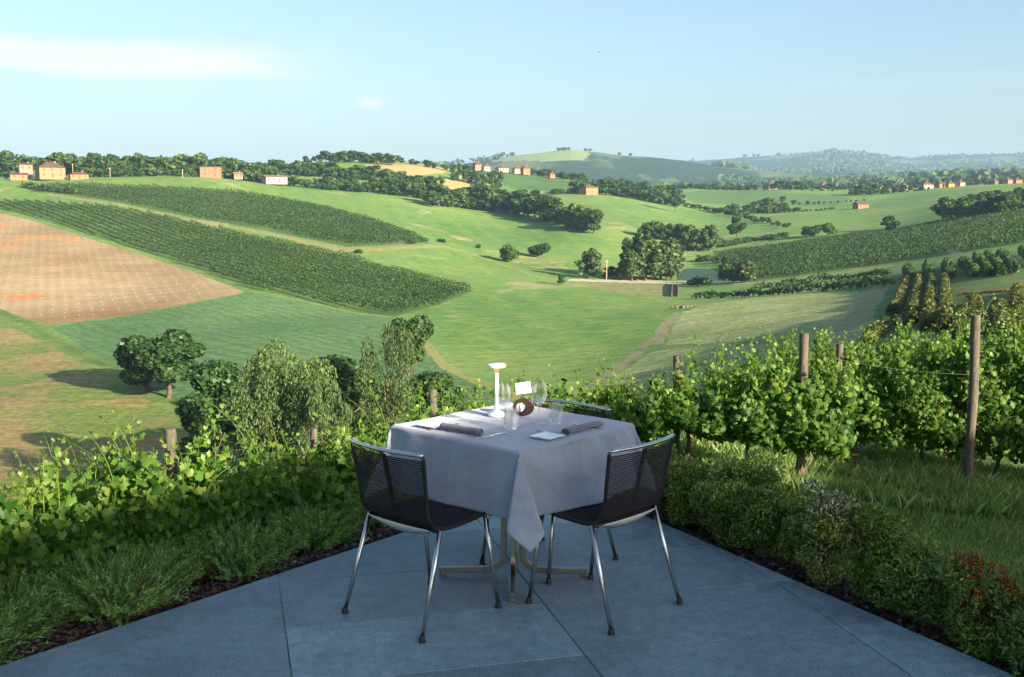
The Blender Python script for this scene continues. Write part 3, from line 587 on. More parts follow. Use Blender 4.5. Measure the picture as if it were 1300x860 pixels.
# --- trees farther out: shared meshes
mid = {k: [tree_proto(k, 2400, .6, s, M['leaf_willow'] if k == 'plume' else M['leaf_mid2' if s == 14 else 'leaf_mid'], 0) for s in (11, 12, 13, 14)] for k in ('full', 'round', 'oval', 'plume', 'bush')}
farp = {k: [tree_proto(k, 800, .95, s, M['leaf_mid2' if s == 24 else 'leaf_mid'], 0) for s in (21, 22, 23, 24)] for k in ('full', 'round', 'oval', 'bush', 'plume')}
NAT = {'round': 8.0, 'oval': 6.2, 'plume': 6.4, 'bush': 9.5}
def tree_at(px, base, top, wpx, kind, label, group=None, name='tree', y=None, dx=0):
    kind = 'full' if kind == 'round' else kind
    if y is None: X, Y, Z = hit(px, base, 75)
    else: a, _ = ae(px, base); X, Y = float(a) * y, y; Z = float(ground(X, Y))
    h = max(2.0, CH + float(ae(px, top)[1]) * Y - Z); pr = (mid if Y < 620 else farp)[kind][rs.randint(4)]
    wr = wpx * Y / F_ / (WN[kind] * h / 10); wr = min(max(wr, .5), 1.7)
    return put_tree(name, pr, X, Y, Z, h, wr, label, group)
tree_at(646, 333, 306, 25, 'round', 'left of the two lone round trees in the open meadow', 'lone meadow trees', 'lone_tree')
tree_at(684, 327, 304, 23, 'round', 'right of the two lone round trees in the open meadow', 'lone meadow trees', 'lone_tree')
tree_at(713, 362, 348, 12, 'oval', 'smallest lone tree standing where the meadow path meets the dam', None, 'lone_tree')
tree_at(748, 354, 318, 28, 'plume', 'feathery grey-green tree at the left end of the dam', None, 'lone_tree')
for i, (px, b, tp, w) in enumerate([(607, 315, 308, 7), (522, 310, 302, 12), (455, 322, 314, 9), (561, 308, 300, 8)]):
    tree_at(px, b, tp, w, 'bush', ['tiny bush on the meadow path right of the vineyard tip', 'grey-green bush at the right tip of the upper vineyard', 'small bush at the left start of the pale path scar', 'small bush just beyond the upper vineyard tip'][i], None, 'bush')
def belt(pts, n, hmin, hmax, kinds, what, grp, wf_=(.75, 1.15), jit=3, name='tree', y=None):
    """a line of trees whose feet follow pts (px, py) and whose tops are hmin..hmax pixels above"""
    n = int(n * 1.4) if n > 6 else n; kinds = [FU if k == RO else k for k in kinds]
    L = [math.dist(pts[i], pts[i + 1]) for i in range(len(pts) - 1)]; T = sum(L); out = []
    for k in range(n):
        d = (k + .5 + rs.uniform(-.3, .3)) / n * T; i = 0
        while i < len(L) - 1 and d > L[i]: d -= L[i]; i += 1
        f = d / L[i]; out.append((pts[i][0] + (pts[i + 1][0] - pts[i][0]) * f, pts[i][1] + (pts[i + 1][1] - pts[i][1]) * f + rs.uniform(-jit, jit) * .5))
    out.sort()
    for k, (px, py) in enumerate(out):
        h = rs.uniform(hmin, hmax); tree_at(px, py, py - h, h * rs.uniform(*wf_), kinds[rs.randint(len(kinds))], '%s from the left %s' % (nth(k + 1), what), grp, name, y)
RO, OV, PL, BU = 'round', 'oval', 'plume', 'bush'
FU = 'full'; R_ = [FU, FU, FU, OV]
tree_at(8, 227, 187, 26, RO, 'large dark tree at the left edge behind the farmhouse shed', None, 'tree', 670)
tree_at(31, 226, 188, 30, RO, 'large round tree rising above the low wing of the farmhouse', None, 'tree', 690)
tree_at(73, 225, 190, 30, RO, 'large round tree behind the orange farmhouse roof', None, 'tree', 690)
tree_at(90, 225, 193, 18, OV, 'tall tree just right of the orange farmhouse roof', None, 'tree', 690)
belt([(100, 222), (262, 222)], 22, 19, 31, R_, 'in the skyline tree belt right of the farmhouse', 'skyline tree belt', (.55, .85), 1, y=680)
belt([(98, 224), (250, 224)], 14, 8, 16, [BU, RO], 'among the low bushes in front of the skyline belt', 'low bushes of the skyline belt', (.9, 1.3), 1, 'bush', y=662)
belt([(270, 222), (345, 232)], 12, 18, 28, R_, 'in the trees behind the small brick house', 'trees behind the brick house', (.7, 1.0), 2, y=715)
belt([(290, 228), (420, 247), (460, 250)], 18, 12, 24, [RO, OV, BU], 'along the lower edge of the wooded hill left of centre', 'lower edge of the wooded hill', (.8, 1.1), 2, y=720)
belt([(330, 228), (400, 225), (470, 235), (520, 240)], 17, 18, 28, R_, 'halfway up the wooded hill left of centre', 'middle of the wooded hill', (.8, 1.1), 4, y=800)
belt([(385, 215), (420, 205), (500, 207)], 13, 10, 17, R_, 'on the crest of the wooded hill left of centre', 'crest of the wooded hill', (.9, 1.3), 1, y=905)
belt([(300, 222), (390, 214)], 8, 8, 13, R_, 'climbing the skyline behind the pale farm buildings', 'trees on the rising skyline', (.9, 1.2), 1, y=880)
belt([(400, 249), (470, 251), (560, 246)], 20, 16, 27, [RO, OV, PL], 'in the wood edge facing the open meadow', 'wood edge at the meadow', (.6, .95), 2, y=725)
belt([(505, 207), (560, 212), (600, 214)], 7, 5, 9, [RO], 'among the small trees on the pale hill skyline', 'small skyline trees', (.8, 1.1), .5, y=935)
belt([(575, 224), (640, 226)], 6, 8, 12, [RO, OV], 'in the row below the hill village', 'row below the hill village', (.9, 1.1), 1, y=880)
belt([(548, 262), (600, 266), (655, 271), (690, 280), (755, 297)], 20, 22, 33, R_ + [PL], 'in the diagonal tree line crossing the upper meadow', 'diagonal tree line', (.65, .9), 2)
belt([(600, 250), (640, 256), (690, 262)], 9, 12, 20, R_, 'behind the diagonal tree line', 'trees behind the diagonal line', (.8, 1.1), 2)
belt([(590, 222), (612, 221)], 3, 10, 14, [RO], 'beside the hilltop houses at centre', 'trees by the hilltop houses', (.9, 1.1), 1, y=1010)
belt([(672, 226), (740, 236), (800, 242), (860, 250)], 18, 10, 17, R_, 'on the ridge right of the hill village', 'ridge trees right of the hill village', (.9, 1.2), 1, y=1020)
belt([(735, 246), (770, 252), (820, 256), (862, 262)], 15, 14, 27, R_, 'beside and right of the orange hill house', 'trees by the orange hill house', (.6, .9), 2, y=850)
belt([(700, 245), (735, 246)], 4, 8, 12, [BU, RO], 'left of the orange hill house', 'trees left of the orange hill house', (.9, 1.2), 1, y=850)
tree_at(857, 265, 241, 12, OV, 'bare-looking slim tree at the right end of the hill trees', None, 'tree', 780)
belt([(812, 300), (850, 305), (910, 315)], 8, 14, 24, [PL, RO, PL], 'in the back row of trees around the pond', 'back row at the pond', (.8, 1.1), 2)
belt([(768, 354), (790, 354)], 3, 14, 20, [RO, OV], 'at the dam left of the poplar clump', 'trees left of the poplar clump', (.8, 1.0), 1)
belt([(800, 356), (855, 355)], 7, 38, 58, [PL], 'in the tall grey-green poplar clump beside the pond', 'poplar clump', (.6, .85), 2)
belt([(870, 318), (905, 320)], 4, 26, 36, [PL, RO], 'among the trees behind the pond', 'trees behind the pond', (.55, .7), 2)
tree_at(936, 303, 273, 20, OV, 'tallest dark tree above the pond, right of the poplars', None, 'tree')
belt([(890, 331), (925, 337), (955, 346)], 5, 9, 14, [PL, BU], 'on the right bank of the pond', 'bank trees at the pond', (.9, 1.2), 1)
belt([(918, 358), (952, 359)], 4, 22, 32, [PL, RO], 'at the right end of the pond beside the road', 'trees at the right end of the pond', (.6, .8), 1)
belt([(905, 315), (1000, 300)], 14, 7, 11, [BU], 'along the hedge bordering the right vineyard top', 'hedge bushes above the right vineyard', (1.1, 1.5), 1, 'bush')
belt([(870, 262), (905, 270), (1000, 290)], 13, 6, 11, [BU, RO], 'along the hedge line right of the upper meadow', 'hedge line right of the meadow', (1.0, 1.4), 1, 'bush')
belt([(920, 275), (980, 275), (1060, 285)], 18, 10, 18, [RO, OV, BU], 'in the scattered wood of the middle valley', 'middle valley wood', (.8, 1.2), 4, y=830)
belt([(955, 268), (1075, 275), (1100, 280)], 13, 12, 20, R_, 'behind the scattered wood of the middle valley', 'back of the middle valley wood', (.8, 1.1), 3, y=900)
for px, b, tp, w, lb in [(1030, 302, 281, 24, 'left tree of the dark pair above the right vineyard'), (1052, 300, 281, 24, 'right tree of the dark pair above the right vineyard'), (1131, 294, 273, 26, 'lone dark tree where the lane meets the right vineyards'), (993, 256, 248, 10, 'small round tree in the far green field')]:
    tree_at(px, b, tp, w, RO, lb, None, 'lone_tree')
belt([(1195, 278), (1240, 277), (1300, 268), (1340, 264)], 12, 20, 30, R_, 'in the dark clump above the rightmost vineyard', 'dark clump above the rightmost vineyard', (.9, 1.2), 2)
belt([(1230, 262), (1330, 254)], 9, 14, 20, R_, 'behind the dark clump on the right', 'trees behind the right clump', (.9, 1.2), 2, y=640)
belt([(868, 243), (960, 243)], 11, 7, 12, [RO, BU], 'on the far field edge at centre right', 'far field edge trees', (1.1, 1.6), 1, y=1120)
belt([(980, 246), (1080, 250)], 14, 10, 20, R_, 'around the village houses at centre right', 'village trees at centre right', (.7, 1.0), 2, y=1090)
belt([(1080, 255), (1180, 258)], 16, 12, 24, [RO, OV, PL], 'below the right-hand village', 'trees below the right village', (.7, 1.0), 4, y=980)
belt([(1095, 242), (1300, 236)], 22, 8, 14, R_, 'among the roofs of the right-hand village', 'village trees on the right', (.9, 1.2), 2, y=1180)
belt([(1200, 234), (1320, 228)], 14, 6, 10, [RO, BU], 'on the wooded ridge above the right village', 'ridge trees above the right village', (1.2, 1.8), 1, y=1850)
belt([(1010, 252), (1060, 250)], 4, 8, 12, [RO, BU], 'at the foot of the village at centre right', 'foot of the village', (1.0, 1.3), 1, y=1060)

# far woodland on the blue hills: one uncountable mass
def woods(n, y0, y1, thr, size, seed):
    r = np.random.RandomState(seed); a = r.uniform(-.56, .56, n); y = np.exp(r.uniform(math.log(y0), math.log(y1), n)); x = a * y
    k = fbm(x, y, 1 / 330, 4, 77) > thr; x, y = x[k], y[k]; z = ground(x, y); m = len(x)
    pos = np.c_[x, y, z + size * .35]; P = np.repeat(pos, 3, 0) + r.normal(size=(m * 3, 3)) * [size * .3, size * .3, size * .2]
    return scatter(SQ, QF, P, r.normal(size=(m * 3, 3)) + [0, -.4, .5], r.normal(size=(m * 3, 3)), r.uniform(.6, 1.1, m * 3) * size)
V, Fc = woods(30000, 1700, 6500, .03, 15, 5); npobj('far_woodland', V, Fc, M['leaf_mid'])['kind'] = 'stuff'
for i, (px, py, yv) in enumerate([(709, 191, 3190), (713, 191, 3200), (717, 190.5, 3190), (722, 190.5, 3200), (743, 192, 3190), (749, 192, 3200), (786, 197, 3190), (800, 198, 3190), (1049, 193, 6150), (1054, 192, 6200), (1060, 191.5, 6180), (945, 199, 6180), (957, 199, 6180), (963, 199, 6150)]):
    tree_at(px, py, py - 4, 6, RO, '%s from the left of the tiny trees on the far blue skyline' % nth(i + 1), 'tiny far skyline trees', 'tree', yv)

queue.sort(key=lambda q: -q[0])
for q in queue[:280]: put_tree('tree ', *q[1:9])
for o in list(C.objects):
    if o.name.startswith('tree '): o.name = 'tree'
cache = {}
def arrays(m):
    if m.name not in cache:
        v = np.empty(len(m.vertices) * 3, np.float32); m.vertices.foreach_get('co', v); cache[m.name] = v.reshape(-1, 3)
    return cache[m.name]
VS = []
for _, pr, x, y, z, h, wr, _l, _g, a in queue[280:]:
    v = arrays(pr[0]) * np.array([h / 10 * wr, h / 10 * wr, h / 10]); c, s = math.cos(a), math.sin(a); VS.append(np.c_[v[:, 0] * c - v[:, 1] * s + x, v[:, 0] * s + v[:, 1] * c + y, v[:, 2] + z - .1])
V = np.concatenate(VS); tag(npobj('far_trees', V, np.arange(len(V)).reshape(-1, 4), M['leaf_mid']), 'tiny far trees of the distant belts and villages', 'trees', kind='stuff')

# ------------------------------------------------------------------ vineyard rows on the slopes
def poly_world(poly, n=6):
    out = []
    for i in range(len(poly)):
        p, q = poly[i], poly[(i + 1) % len(poly)]
        for k in range(n): f = k / n; out.append(hit(p[0] + (q[0] - p[0]) * f, p[1] + (q[1] - p[1]) * f, 75)[:2])
    return np.array(out)
def rows(poly, ang, gap, h, w, dens, size, mat, label, grp, name='vine_row', maxn=60, minlen=6, wp=None):
    W = wp if wp is not None else poly_world(poly); c, s = math.cos(ang), math.sin(ang); R = W @ np.array([[c, -s], [s, c]])      # row frame
    lo, hi = R[:, 1].min(), R[:, 1].max(); k = 0; v = lo + gap / 2; L = []
    while v < hi:
        xs = []
        for i in range(len(R)):
            p, q = R[i], R[(i + 1) % len(R)]
            if (p[1] > v) != (q[1] > v): xs.append(p[0] + (q[0] - p[0]) * (v - p[1]) / (q[1] - p[1]))
        xs.sort(); L.append((v, [(a, b) for a, b in zip(xs[::2], xs[1::2]) if b - a > 14])); v += gap
    L = [q for q in L if q[1]]
    for v, a, b in [(v, a, b) for v, seg in L for a, b in seg]:
        X = np.linspace(a, b, max(6, int((b - a) * dens))) ; X = X + rs.uniform(-.5, .5, len(X)) / dens; n = len(X)
        plant = np.abs(((X / 1.1) % 1) - .5) * 2; off = rs.normal(0, w * .33, n); z = rs.uniform(.25, 1, n) ** .8 * h * (1.12 - .25 * plant)
        z = z * (.8 + .4 * vnoise(X * .12, np.full(n, v * .12), 12)); Y = v + off * (1 - .4 * z / h) + .25 * np.sin(X * .05); x = X * c - Y * s; y = X * s + Y * c
        pos = np.c_[x, y, ground(x, y) + z]; sg = np.sign(off)[:, None]; N = np.array([[-s, c, 0]]) * sg * .8 + [0, 0, .55] + rs.normal(size=(n, 3)) * .5
        V, Fc = scatter(SQ, QF, pos, N, rs.normal(size=(n, 3)), rs.uniform(.7, 1.25, n) * size)
        k += 1; o = npobj(name, V, Fc, mat); tag(o, label % nth(k), 'vine row', grp)
    print(grp, len(L), 'rows', 'extent', round(hi - lo))
rows(V1, D1, 3.4, 1.9, .6, 11, .36, M['leaf_row'], '%s row in the lower dark vineyard on the left slope, from its lower edge', 'rows of the lower left vineyard')
rows(V2, D2, 3.8, 2.0, .7, 9, .42, M['leaf_row'], '%s row in the upper dark vineyard below the farmhouse, from its lower edge', 'rows of the upper left vineyard')
rows(R2, DR, 3.4, 1.9, .7, 12, .4, M['leaf_row'], '%s row in the vineyard right of the pond, from its lower edge', 'rows of the vineyard right of the pond')
rows(R3, DR3, 3.4, 1.9, .7, 12, .4, M['leaf_row'], '%s row in the rightmost slope vineyard, from its lower edge', 'rows of the rightmost vineyard')
def hedge(pts, h, w, dens, size, mat, label, name, cat, grp=None):
    P = [np.array(hit(*p, 60)[:2]) for p in pts]; xs, ys, ns = [], [], []
    for p, q in zip(P[:-1], P[1:]):
        L = np.linalg.norm(q - p); n = int(L * dens); f = rs.uniform(0, 1, n)[:, None]; d = (q - p) / L; nn = np.array([-d[1], d[0]]); off = rs.uniform(-1, 1, n)[:, None]
        b = p + (q - p) * f + nn * off * w / 2; xs.append(b); ns.append(np.c_[nn * np.sign(off) * np.abs(off) ** 2, np.full(n, .6)]); ys.append(off[:, 0])
    b = np.concatenate(xs); N = np.concatenate(ns); off = np.concatenate(ys); n = len(b); ph = fbm(b[:, 0], b[:, 1], .25, 2, 4)
    z = rs.uniform(.05, 1, n) ** .6 * h * (1 - .35 * off ** 2) * (1 + .8 * ph + .5 * (vnoise(b[:, 0] * .9, b[:, 1] * .9, 6) - .5))
    V, Fc = scatter(SQ, QF, np.c_[b, ground(b[:, 0], b[:, 1]) + z], N + rs.normal(size=(n, 3)) * .5, rs.normal(size=(n, 3)), rs.uniform(.7, 1.25, n) * size)
    return tag(npobj(name, V, Fc, mat), label, cat, grp)
hedge([(880, 380), (950, 377), (1050, 370), (1134, 361)], 2.2, 2.0, 26, .55, M['leaf_oak'], 'long dark vine hedge below the gravel road right of the pond, front one', 'vine_hedge', 'hedge', 'dark hedges below the road')
hedge([(960, 367), (1040, 359), (1100, 352), (1130, 350)], 2.0, 1.8, 22, .55, M['leaf_oak'], 'dark vine hedge behind the long front one, right of the pond', 'vine_hedge', 'hedge', 'dark hedges below the road')
hedge([(876, 364), (901, 364)], 3.0, 3.0, 60, .6, M['leaf_oak'], 'short dark block of hedge beside the dam spillway', 'clipped_hedge', 'hedge')
hedge([(30, 238), (60, 243), (100, 247)], 3.2, 3, 14, .9, M['leaf_mid'], 'ragged dark hedge below the farmhouse lawn', 'hedge', 'hedge')
# four leafy blocks seen end-on, then the bronze rows nearer by
for i, (x0, y0, x1, y1) in enumerate([(1220, 335, 1237, 353), (1238, 331, 1256, 352), (1253, 328, 1272, 352), (1268, 326, 1288, 350), (1296, 322, 1312, 340)]):
    hedge([(x0, y0), (x1, y1)], 1.9, 1.6, 60, .42, M['leaf_row'], '%s from the left of the dark green vine blocks on the right slope' % nth(i + 1), 'vine_block', 'vine row', 'dark vine blocks on the right slope')
for i, (x0, y0, x1, y1) in enumerate([(1150, 346, 1158, 358), (1176, 343, 1180, 356), (1200, 341, 1206, 354)]):
    hedge([(x0, y0), (x1, y1)], 2.2, 2.0, 70, .42, M['leaf_row'], '%s from the left of the short green bushes at the head of the bronze rows' % nth(i + 1), 'vine_block', 'vine row', 'bushes heading the bronze rows')
for i, (x0, y0, x1, y1) in enumerate([(1150, 360, 1133, 400), (1166, 359, 1156, 412), (1181, 357, 1178, 420), (1198, 356, 1200, 424)]):
    hedge([(x0, y0), (x1, y1)], 1.45, 1.7, 150, .3, M['leaf_rowtan'], '%s from the left of the bronze-green vine rows beyond the near trellis' % nth(i + 1), 'vine_row', 'vine row', 'bronze vine rows')
for i, (x0, y0, x1, y1) in enumerate([(1235, 385, 1242, 425), (1268, 392, 1276, 430), (1292, 372, 1300, 430), (1225, 398, 1216, 432), (1128, 412, 1100, 440)]):
    hedge([(x0, y0), (x1, y1)], 1.1, 1.8, 130, .26, M['leaf_rowtan'], '%s of the ragged bronze vine bushes under the right post' % nth(i + 1), 'vine_row', 'vine row', 'ragged bronze bushes')
hedge([(1218, 374), (1250, 372), (1292, 372)], .22, .5, 30, .2, M['leaf_red'], 'low dark red row of plants in the small right vineyard', 'plant_row', 'plant row')

# stakes of the new vineyard on the clay: the nearest 300 as objects, the rest as one
W = poly_world([(-20, 275), (40, 284), (100, 301), (180, 327), (250, 350), (285, 366), (240, 381), (180, 393), (100, 404), (40, 404), (0, 390), (-20, 380)])
c, s = math.cos(DB), math.sin(DB); R = W @ np.array([[c, -s], [s, c]]); pts = []
for v in np.arange(R[:, 1].min(), R[:, 1].max(), 3.0):
    for u in np.arange(R[:, 0].min(), R[:, 0].max(), 8.0): pts.append((u + rs.uniform(-2, 2), v + rs.normal(0, .22)))
pts = np.array(pts); pts = pts[inpoly(pts[:, 0], pts[:, 1], [tuple(q) for q in R])]; pts = pts @ np.array([[c, s], [-s, c]]); pts = pts[np.argsort(pts[:, 1])]
t = NT('pale_stake'); M['stake'] = t.done(t.bsdf((0.42, 0.35, 0.24), .8)); me = None
for i, (x, y) in enumerate(pts[:300]):
    if me is None: o = MB().box((0, 0, .12), (.06, .06, .42)).build('vine_stake', M['stake']); me = o.data
    else: o = link(bpy.data.objects.new('vine_stake', me))
    o.location = (x, y, float(ground(x, y))); tag(o, 'short pale stake in the new vineyard on the bare orange soil', 'stake', 'stakes in the new vineyard on bare soil')
b = MB()
for x, y in pts[300:]: b.box((x, y, float(ground(x, y)) + .12), (.06, .06, .42))
if len(pts) > 300: tag(b.build('vine_stakes', M['stake']), 'pale stakes standing in lines farther up the bare orange soil', 'stakes', kind='stuff')
print('stakes', len(pts))
# ------------------------------------------------------------------ houses
def wallmat(name, c):
    t = NT(name); co = t.coord(); n = t.noise(co, 1.5, 5); k = t.ramp(n, [(0.3, .85), (0.7, 1.12)]); return t.done(t.bsdf(t.mix(c, k, 1.0, 'MULTIPLY'), .9, spec=.1))
for k, c in dict(w_orange=(0.31, 0.165, 0.09), w_yellow=(0.55, 0.3, 0.06), w_pink=(0.28, 0.185, 0.145), w_brick=(0.3, 0.15, 0.09), w_cream=(0.42, 0.34, 0.26), w_stone=(0.16, 0.13, 0.11), shutter=(0.16, 0.1, 0.07), paleshutter=(0.6, 0.55, 0.5)).items(): M[k] = wallmat(k, c)
t = NT('roof_tiles'); co = t.coord(); wv = t.n('ShaderNodeTexWave'); t.l(co, wv.inputs[0]); wv.inputs['Scale'].default_value = 4
c = t.ramp(t.noise(co, .8, 5), [(0.3, (0.08, 0.055, 0.047)), (0.7, (0.14, 0.088, 0.07))]); M['roof'] = t.done(t.bsdf(t.mix(c, wv.outputs[0], .15, 'MULTIPLY'), .9, spec=.1))
t = NT('greyed_roof_tiles'); M['roof2'] = t.done(t.bsdf(t.ramp(t.noise(t.coord(), .8, 5), [(0.3, (0.13, 0.1, 0.085)), (0.7, (0.2, 0.16, 0.13))]), .9, spec=.1))
def house(px, base, wpx, hpx, label, wall='w_orange', roof='hip', rz=.5, depth=.8, wins=3, floors=2, y=None, rm='roof', name='farmhouse', chim=True, split=None, rr=.6, ymin=75, cat='house'):
    if y is None: X, Y, Z = hit(px, base, ymin)
    else: a, _ = ae(px, base); X, Y = float(a) * y, y; Z = float(ground(X, Y))
    e = CH + float(ae(px, base)[1]) * Y - Z; Z += max(0, min(e, 2)) if y else 0
    w = wpx * Y / F_ / (abs(math.cos(rz)) + depth * abs(math.sin(rz))); d = w * depth; H = hpx * Y / F_; hw = H * (1 - rr * .6)
    o = empty(name, (X, Y, Z - .3), rz, label, cat); MB().box((0, 0, hw / 2 - .6), (w, d, hw + 1.2)).build('wall', M[wall], o)
    ov = .5; r = MB(); hx, hy, zt = w / 2 + ov, d / 2 + ov, H
    if roof == 'hip': rx = max(w / 2 - d * .45, .2); P = [(-hx, -hy, hw), (hx, -hy, hw), (hx, hy, hw), (-hx, hy, hw), (-rx, 0, zt), (rx, 0, zt)]; Fc = [(0, 1, 5, 4), (1, 2, 5), (2, 3, 4, 5), (3, 0, 4), (3, 2, 1, 0)]
    else: P = [(-hx, -hy, hw), (hx, -hy, hw), (hx, hy, hw), (-hx, hy, hw), (-hx, 0, zt), (hx, 0, zt)]; Fc = [(0, 1, 5, 4), (1, 2, 5), (2, 3, 4, 5), (3, 0, 4), (3, 2, 1, 0)]
    ro = r.add(P, Fc).build('roof', M[rm], o)
    if chim: MB().box((w * .22, d * .1, zt - .1), (.8, .8, 1.6)).build('chimney', M['w_brick'], ro)
    fh_ = hw / floors
    for f in range(floors):
        for k in range(wins):
            xk = (k + .5) / wins * w - w / 2
            door = f == 0 and k == wins // 2
            wo = MB().box((xk, -d / 2 - .03, fh_ * f + (1.15 if door else fh_ * .58)), (1.1, .14, 2.2 if door else 1.4)).build('door' if door else 'window', M['shutter'], o)
        for k in range(2):
            yk = (k + .5) / 2 * d - d / 2
            for sx in (-1, 1): MB().box((sx * (w / 2 + .03), yk, fh_ * f + fh_ * .58), (.14, 1.0, 1.4)).build('window', M['shutter'], o)
    return o, w, d, hw
o, w, d, hw = house(64, 225, 39, 19, 'large orange two-storey farmhouse with hip roof on the left ridge', 'w_orange', rz=.62, y=640, depth=.8)
MB().box((w / 2 + .05, d * .1, hw * .42), (.25, d * .55, hw * .8)).build('loggia', M['w_yellow'], o)['label'] = 'bright yellow wall panel'
house(33, 225, 20, 18, 'narrow pink farm building left of the orange farmhouse', 'w_pink', rz=.5, y=655, wins=2, depth=.9, roof='gable', rr=.2, name='farm_building')
house(24, 226, 24, 7, 'low orange shed at the left end of the farm', 'w_orange', rz=.4, y=636, wins=2, floors=1, roof='gable', chim=False, name='shed', cat='shed')
house(100, 227, 27, 9, 'low orange outbuilding right of the large farmhouse', 'w_orange', rz=.5, y=640, wins=3, floors=1, name='outbuilding', cat='outbuilding')
house(268, 224, 27, 13, 'small square brick house alone on the left ridge', 'w_brick', rz=.15, y=672, wins=2, roof='gable', rr=.15, rm='roof2', chim=False, name='brick_house')
house(253, 224, 7, 6, 'tiny lean-to at the left side of the brick house', 'w_brick', rz=.15, y=674, wins=1, floors=1, chim=False, name='shed', cat='shed')
house(348, 224, 34, 9, 'long low cream farm with brown roof among trees right of the brick house', 'w_cream', rz=.5, y=705, wins=4, floors=1, roof='gable', rr=.5, name='farmhouse', rm='roof2')
house(302, 223, 13, 7, 'small brown-roofed building half hidden right of the brick house', 'w_pink', rz=.4, y=705, wins=2, floors=1, roof='gable', name='farm_building', rm='roof2')
for i, (px, b, w_, h_, wl) in enumerate([(606, 214, 12, 9, 'w_pink'), (617, 213, 11, 7, 'w_cream'), (637, 217, 17, 6, 'w_cream'), (656, 218, 12, 7, 'w_cream'), (667, 220, 12, 10, 'w_orange'), (700, 224, 9, 6, 'w_orange')]):
    house(px, b, w_, h_, '%s house from the left in the hilltop hamlet at centre' % nth(i + 1), wl, y=1005, wins=3, name='village_house', rz=.5)
house(747, 246, 24, 12, 'orange two-storey house with brown roof on the hill right of centre', 'w_orange', rz=.6, y=845, wins=3, name='hill_house')
for i, (px, b, w_, h_, wl) in enumerate([(913, 241, 6, 5, 'w_cream'), (979, 241, 20, 9, 'w_pink'), (1045, 240, 10, 9, 'w_pink'), (1062, 229, 10, 6, 'w_cream')]):
    house(px, b, w_, h_, ['tiny cream house on the far field edge', 'pink terrace of houses beyond the far green field', 'pink house among the village trees at centre right', 'cream building on the rise at centre right'][i], wl, y=1130, wins=3, name='village_house', rz=.4)
for i, (px, b, w_, h_, wl) in enumerate([(1113, 240, 15, 8, 'w_cream'), (1147, 242, 14, 9, 'w_pink'), (1175, 241, 17, 9, 'w_cream'), (1193, 242, 10, 8, 'w_orange'), (1205, 246, 13, 7, 'w_yellow'), (1198, 249, 8, 6, 'w_pink'), (1218, 241, 14, 8, 'w_cream'), (1262, 240, 12, 7, 'w_stone'), (1278, 238, 20, 8, 'w_pink'), (1290, 236, 14, 7, 'w_orange')]):
    house(px, b, w_, h_, '%s house from the left in the village on the right skyline' % nth(i + 1), wl, y=1030, wins=3, name='village_house', rz=rs.uniform(.2, .7))
house(1092, 277, 18, 9, 'dark brick barn among the trees above the right vineyard', 'w_brick', rz=.3, wins=2, name='barn', chim=False, roof='gable', floors=1, y=800, cat='barn')
for i, (px, b, tp) in enumerate([(93, 226, 208), (140, 226, 213), (770, 355, 330), (232, 226, 215)]):
    X, Y, Z = hit(px, b, 75); Y = min(Y, 660); X = float(ae(px, b)[0]) * Y; Z = float(ground(X, Y)); h = CH + float(ae(px, tp)[1]) * Y - Z
    p = MB().tube([(0, 0, 0), (0, 0, h)], .14, 6); p.box((0, 0, h - .6), (1.6, .12, .12))
    tag(p.build('utility_pole', M['stake'], loc=(X, Y, Z)), ['pale utility pole beside the farm outbuilding', 'pale utility pole in front of the skyline belt', 'thin white pole standing on the dam by the trees', 'utility pole left of the brick house'][i], 'pole')
# dam spillway
A, B = hit(857, 361, 75), hit(857, 377, 75); sp = MB()
for sx in (-.9, .9):
    sp.add([(A[0] + sx - .15, A[1], A[2] - .4), (A[0] + sx + .15, A[1], A[2] - .4), (B[0] + sx + .15, B[1], B[2] - .4), (B[0] + sx - .15, B[1], B[2] - .4), (A[0] + sx - .15, A[1], A[2] + .9), (A[0] + sx + .15, A[1], A[2] + .9), (B[0] + sx + .15, B[1], B[2] + .9), (B[0] + sx - .15, B[1], B[2] + .9)],
           [(0, 3, 2, 1), (4, 5, 6, 7), (0, 1, 5, 4), (1, 2, 6, 5), (2, 3, 7, 6), (3, 0, 4, 7)])
tag(sp.build('spillway', M['w_stone']), 'stone spillway channel running down the dam face by the pond', 'spillway')
rb = MB()
for k in range(16): q = rs.normal(0, 1, 2) * [1.6, .7]; rb.box((q[0] * .7, q[1], .2), tuple(rs.uniform(.3, .7, 3)), rs.uniform(0, 3))
X, Y, Z = hit(866, 391, 75); tag(rb.build('rubble_heap', M['w_stone'], loc=(X, Y, Z)), 'small reddish heap of rubble at the foot of the spillway', 'rubble')
# small brown bird high in the sky
bd = MB().tube([(-.16, 0, 0), (-.08, 0, .01), (.05, 0, .01), (.13, 0, .02), (.17, 0, .02)], [.01, .05, .06, .035, .008], 8)
bd.add([(0.05, .03, .02), (-.07, .03, .02), (-.06, .28, .12), (0.0, .5, .08), (.05, .27, .13)], [(0, 1, 2, 4), (4, 2, 3)]); bd.add([(0.05, -.03, .02), (-.07, -.03, .02), (-.06, -.28, .12), (0.0, -.5, .08), (.05, -.27, .13)], [(4, 2, 1, 0), (3, 2, 4)])
a, e = ae(761, 66); bo = bd.build('bird', M['rubber'], loc=(float(a) * 190, 190, CH + float(e) * 190)); bo.rotation_euler = (.2, 0, .4); tag(bo, 'tiny dark bird flying alone in the upper sky', 'bird')

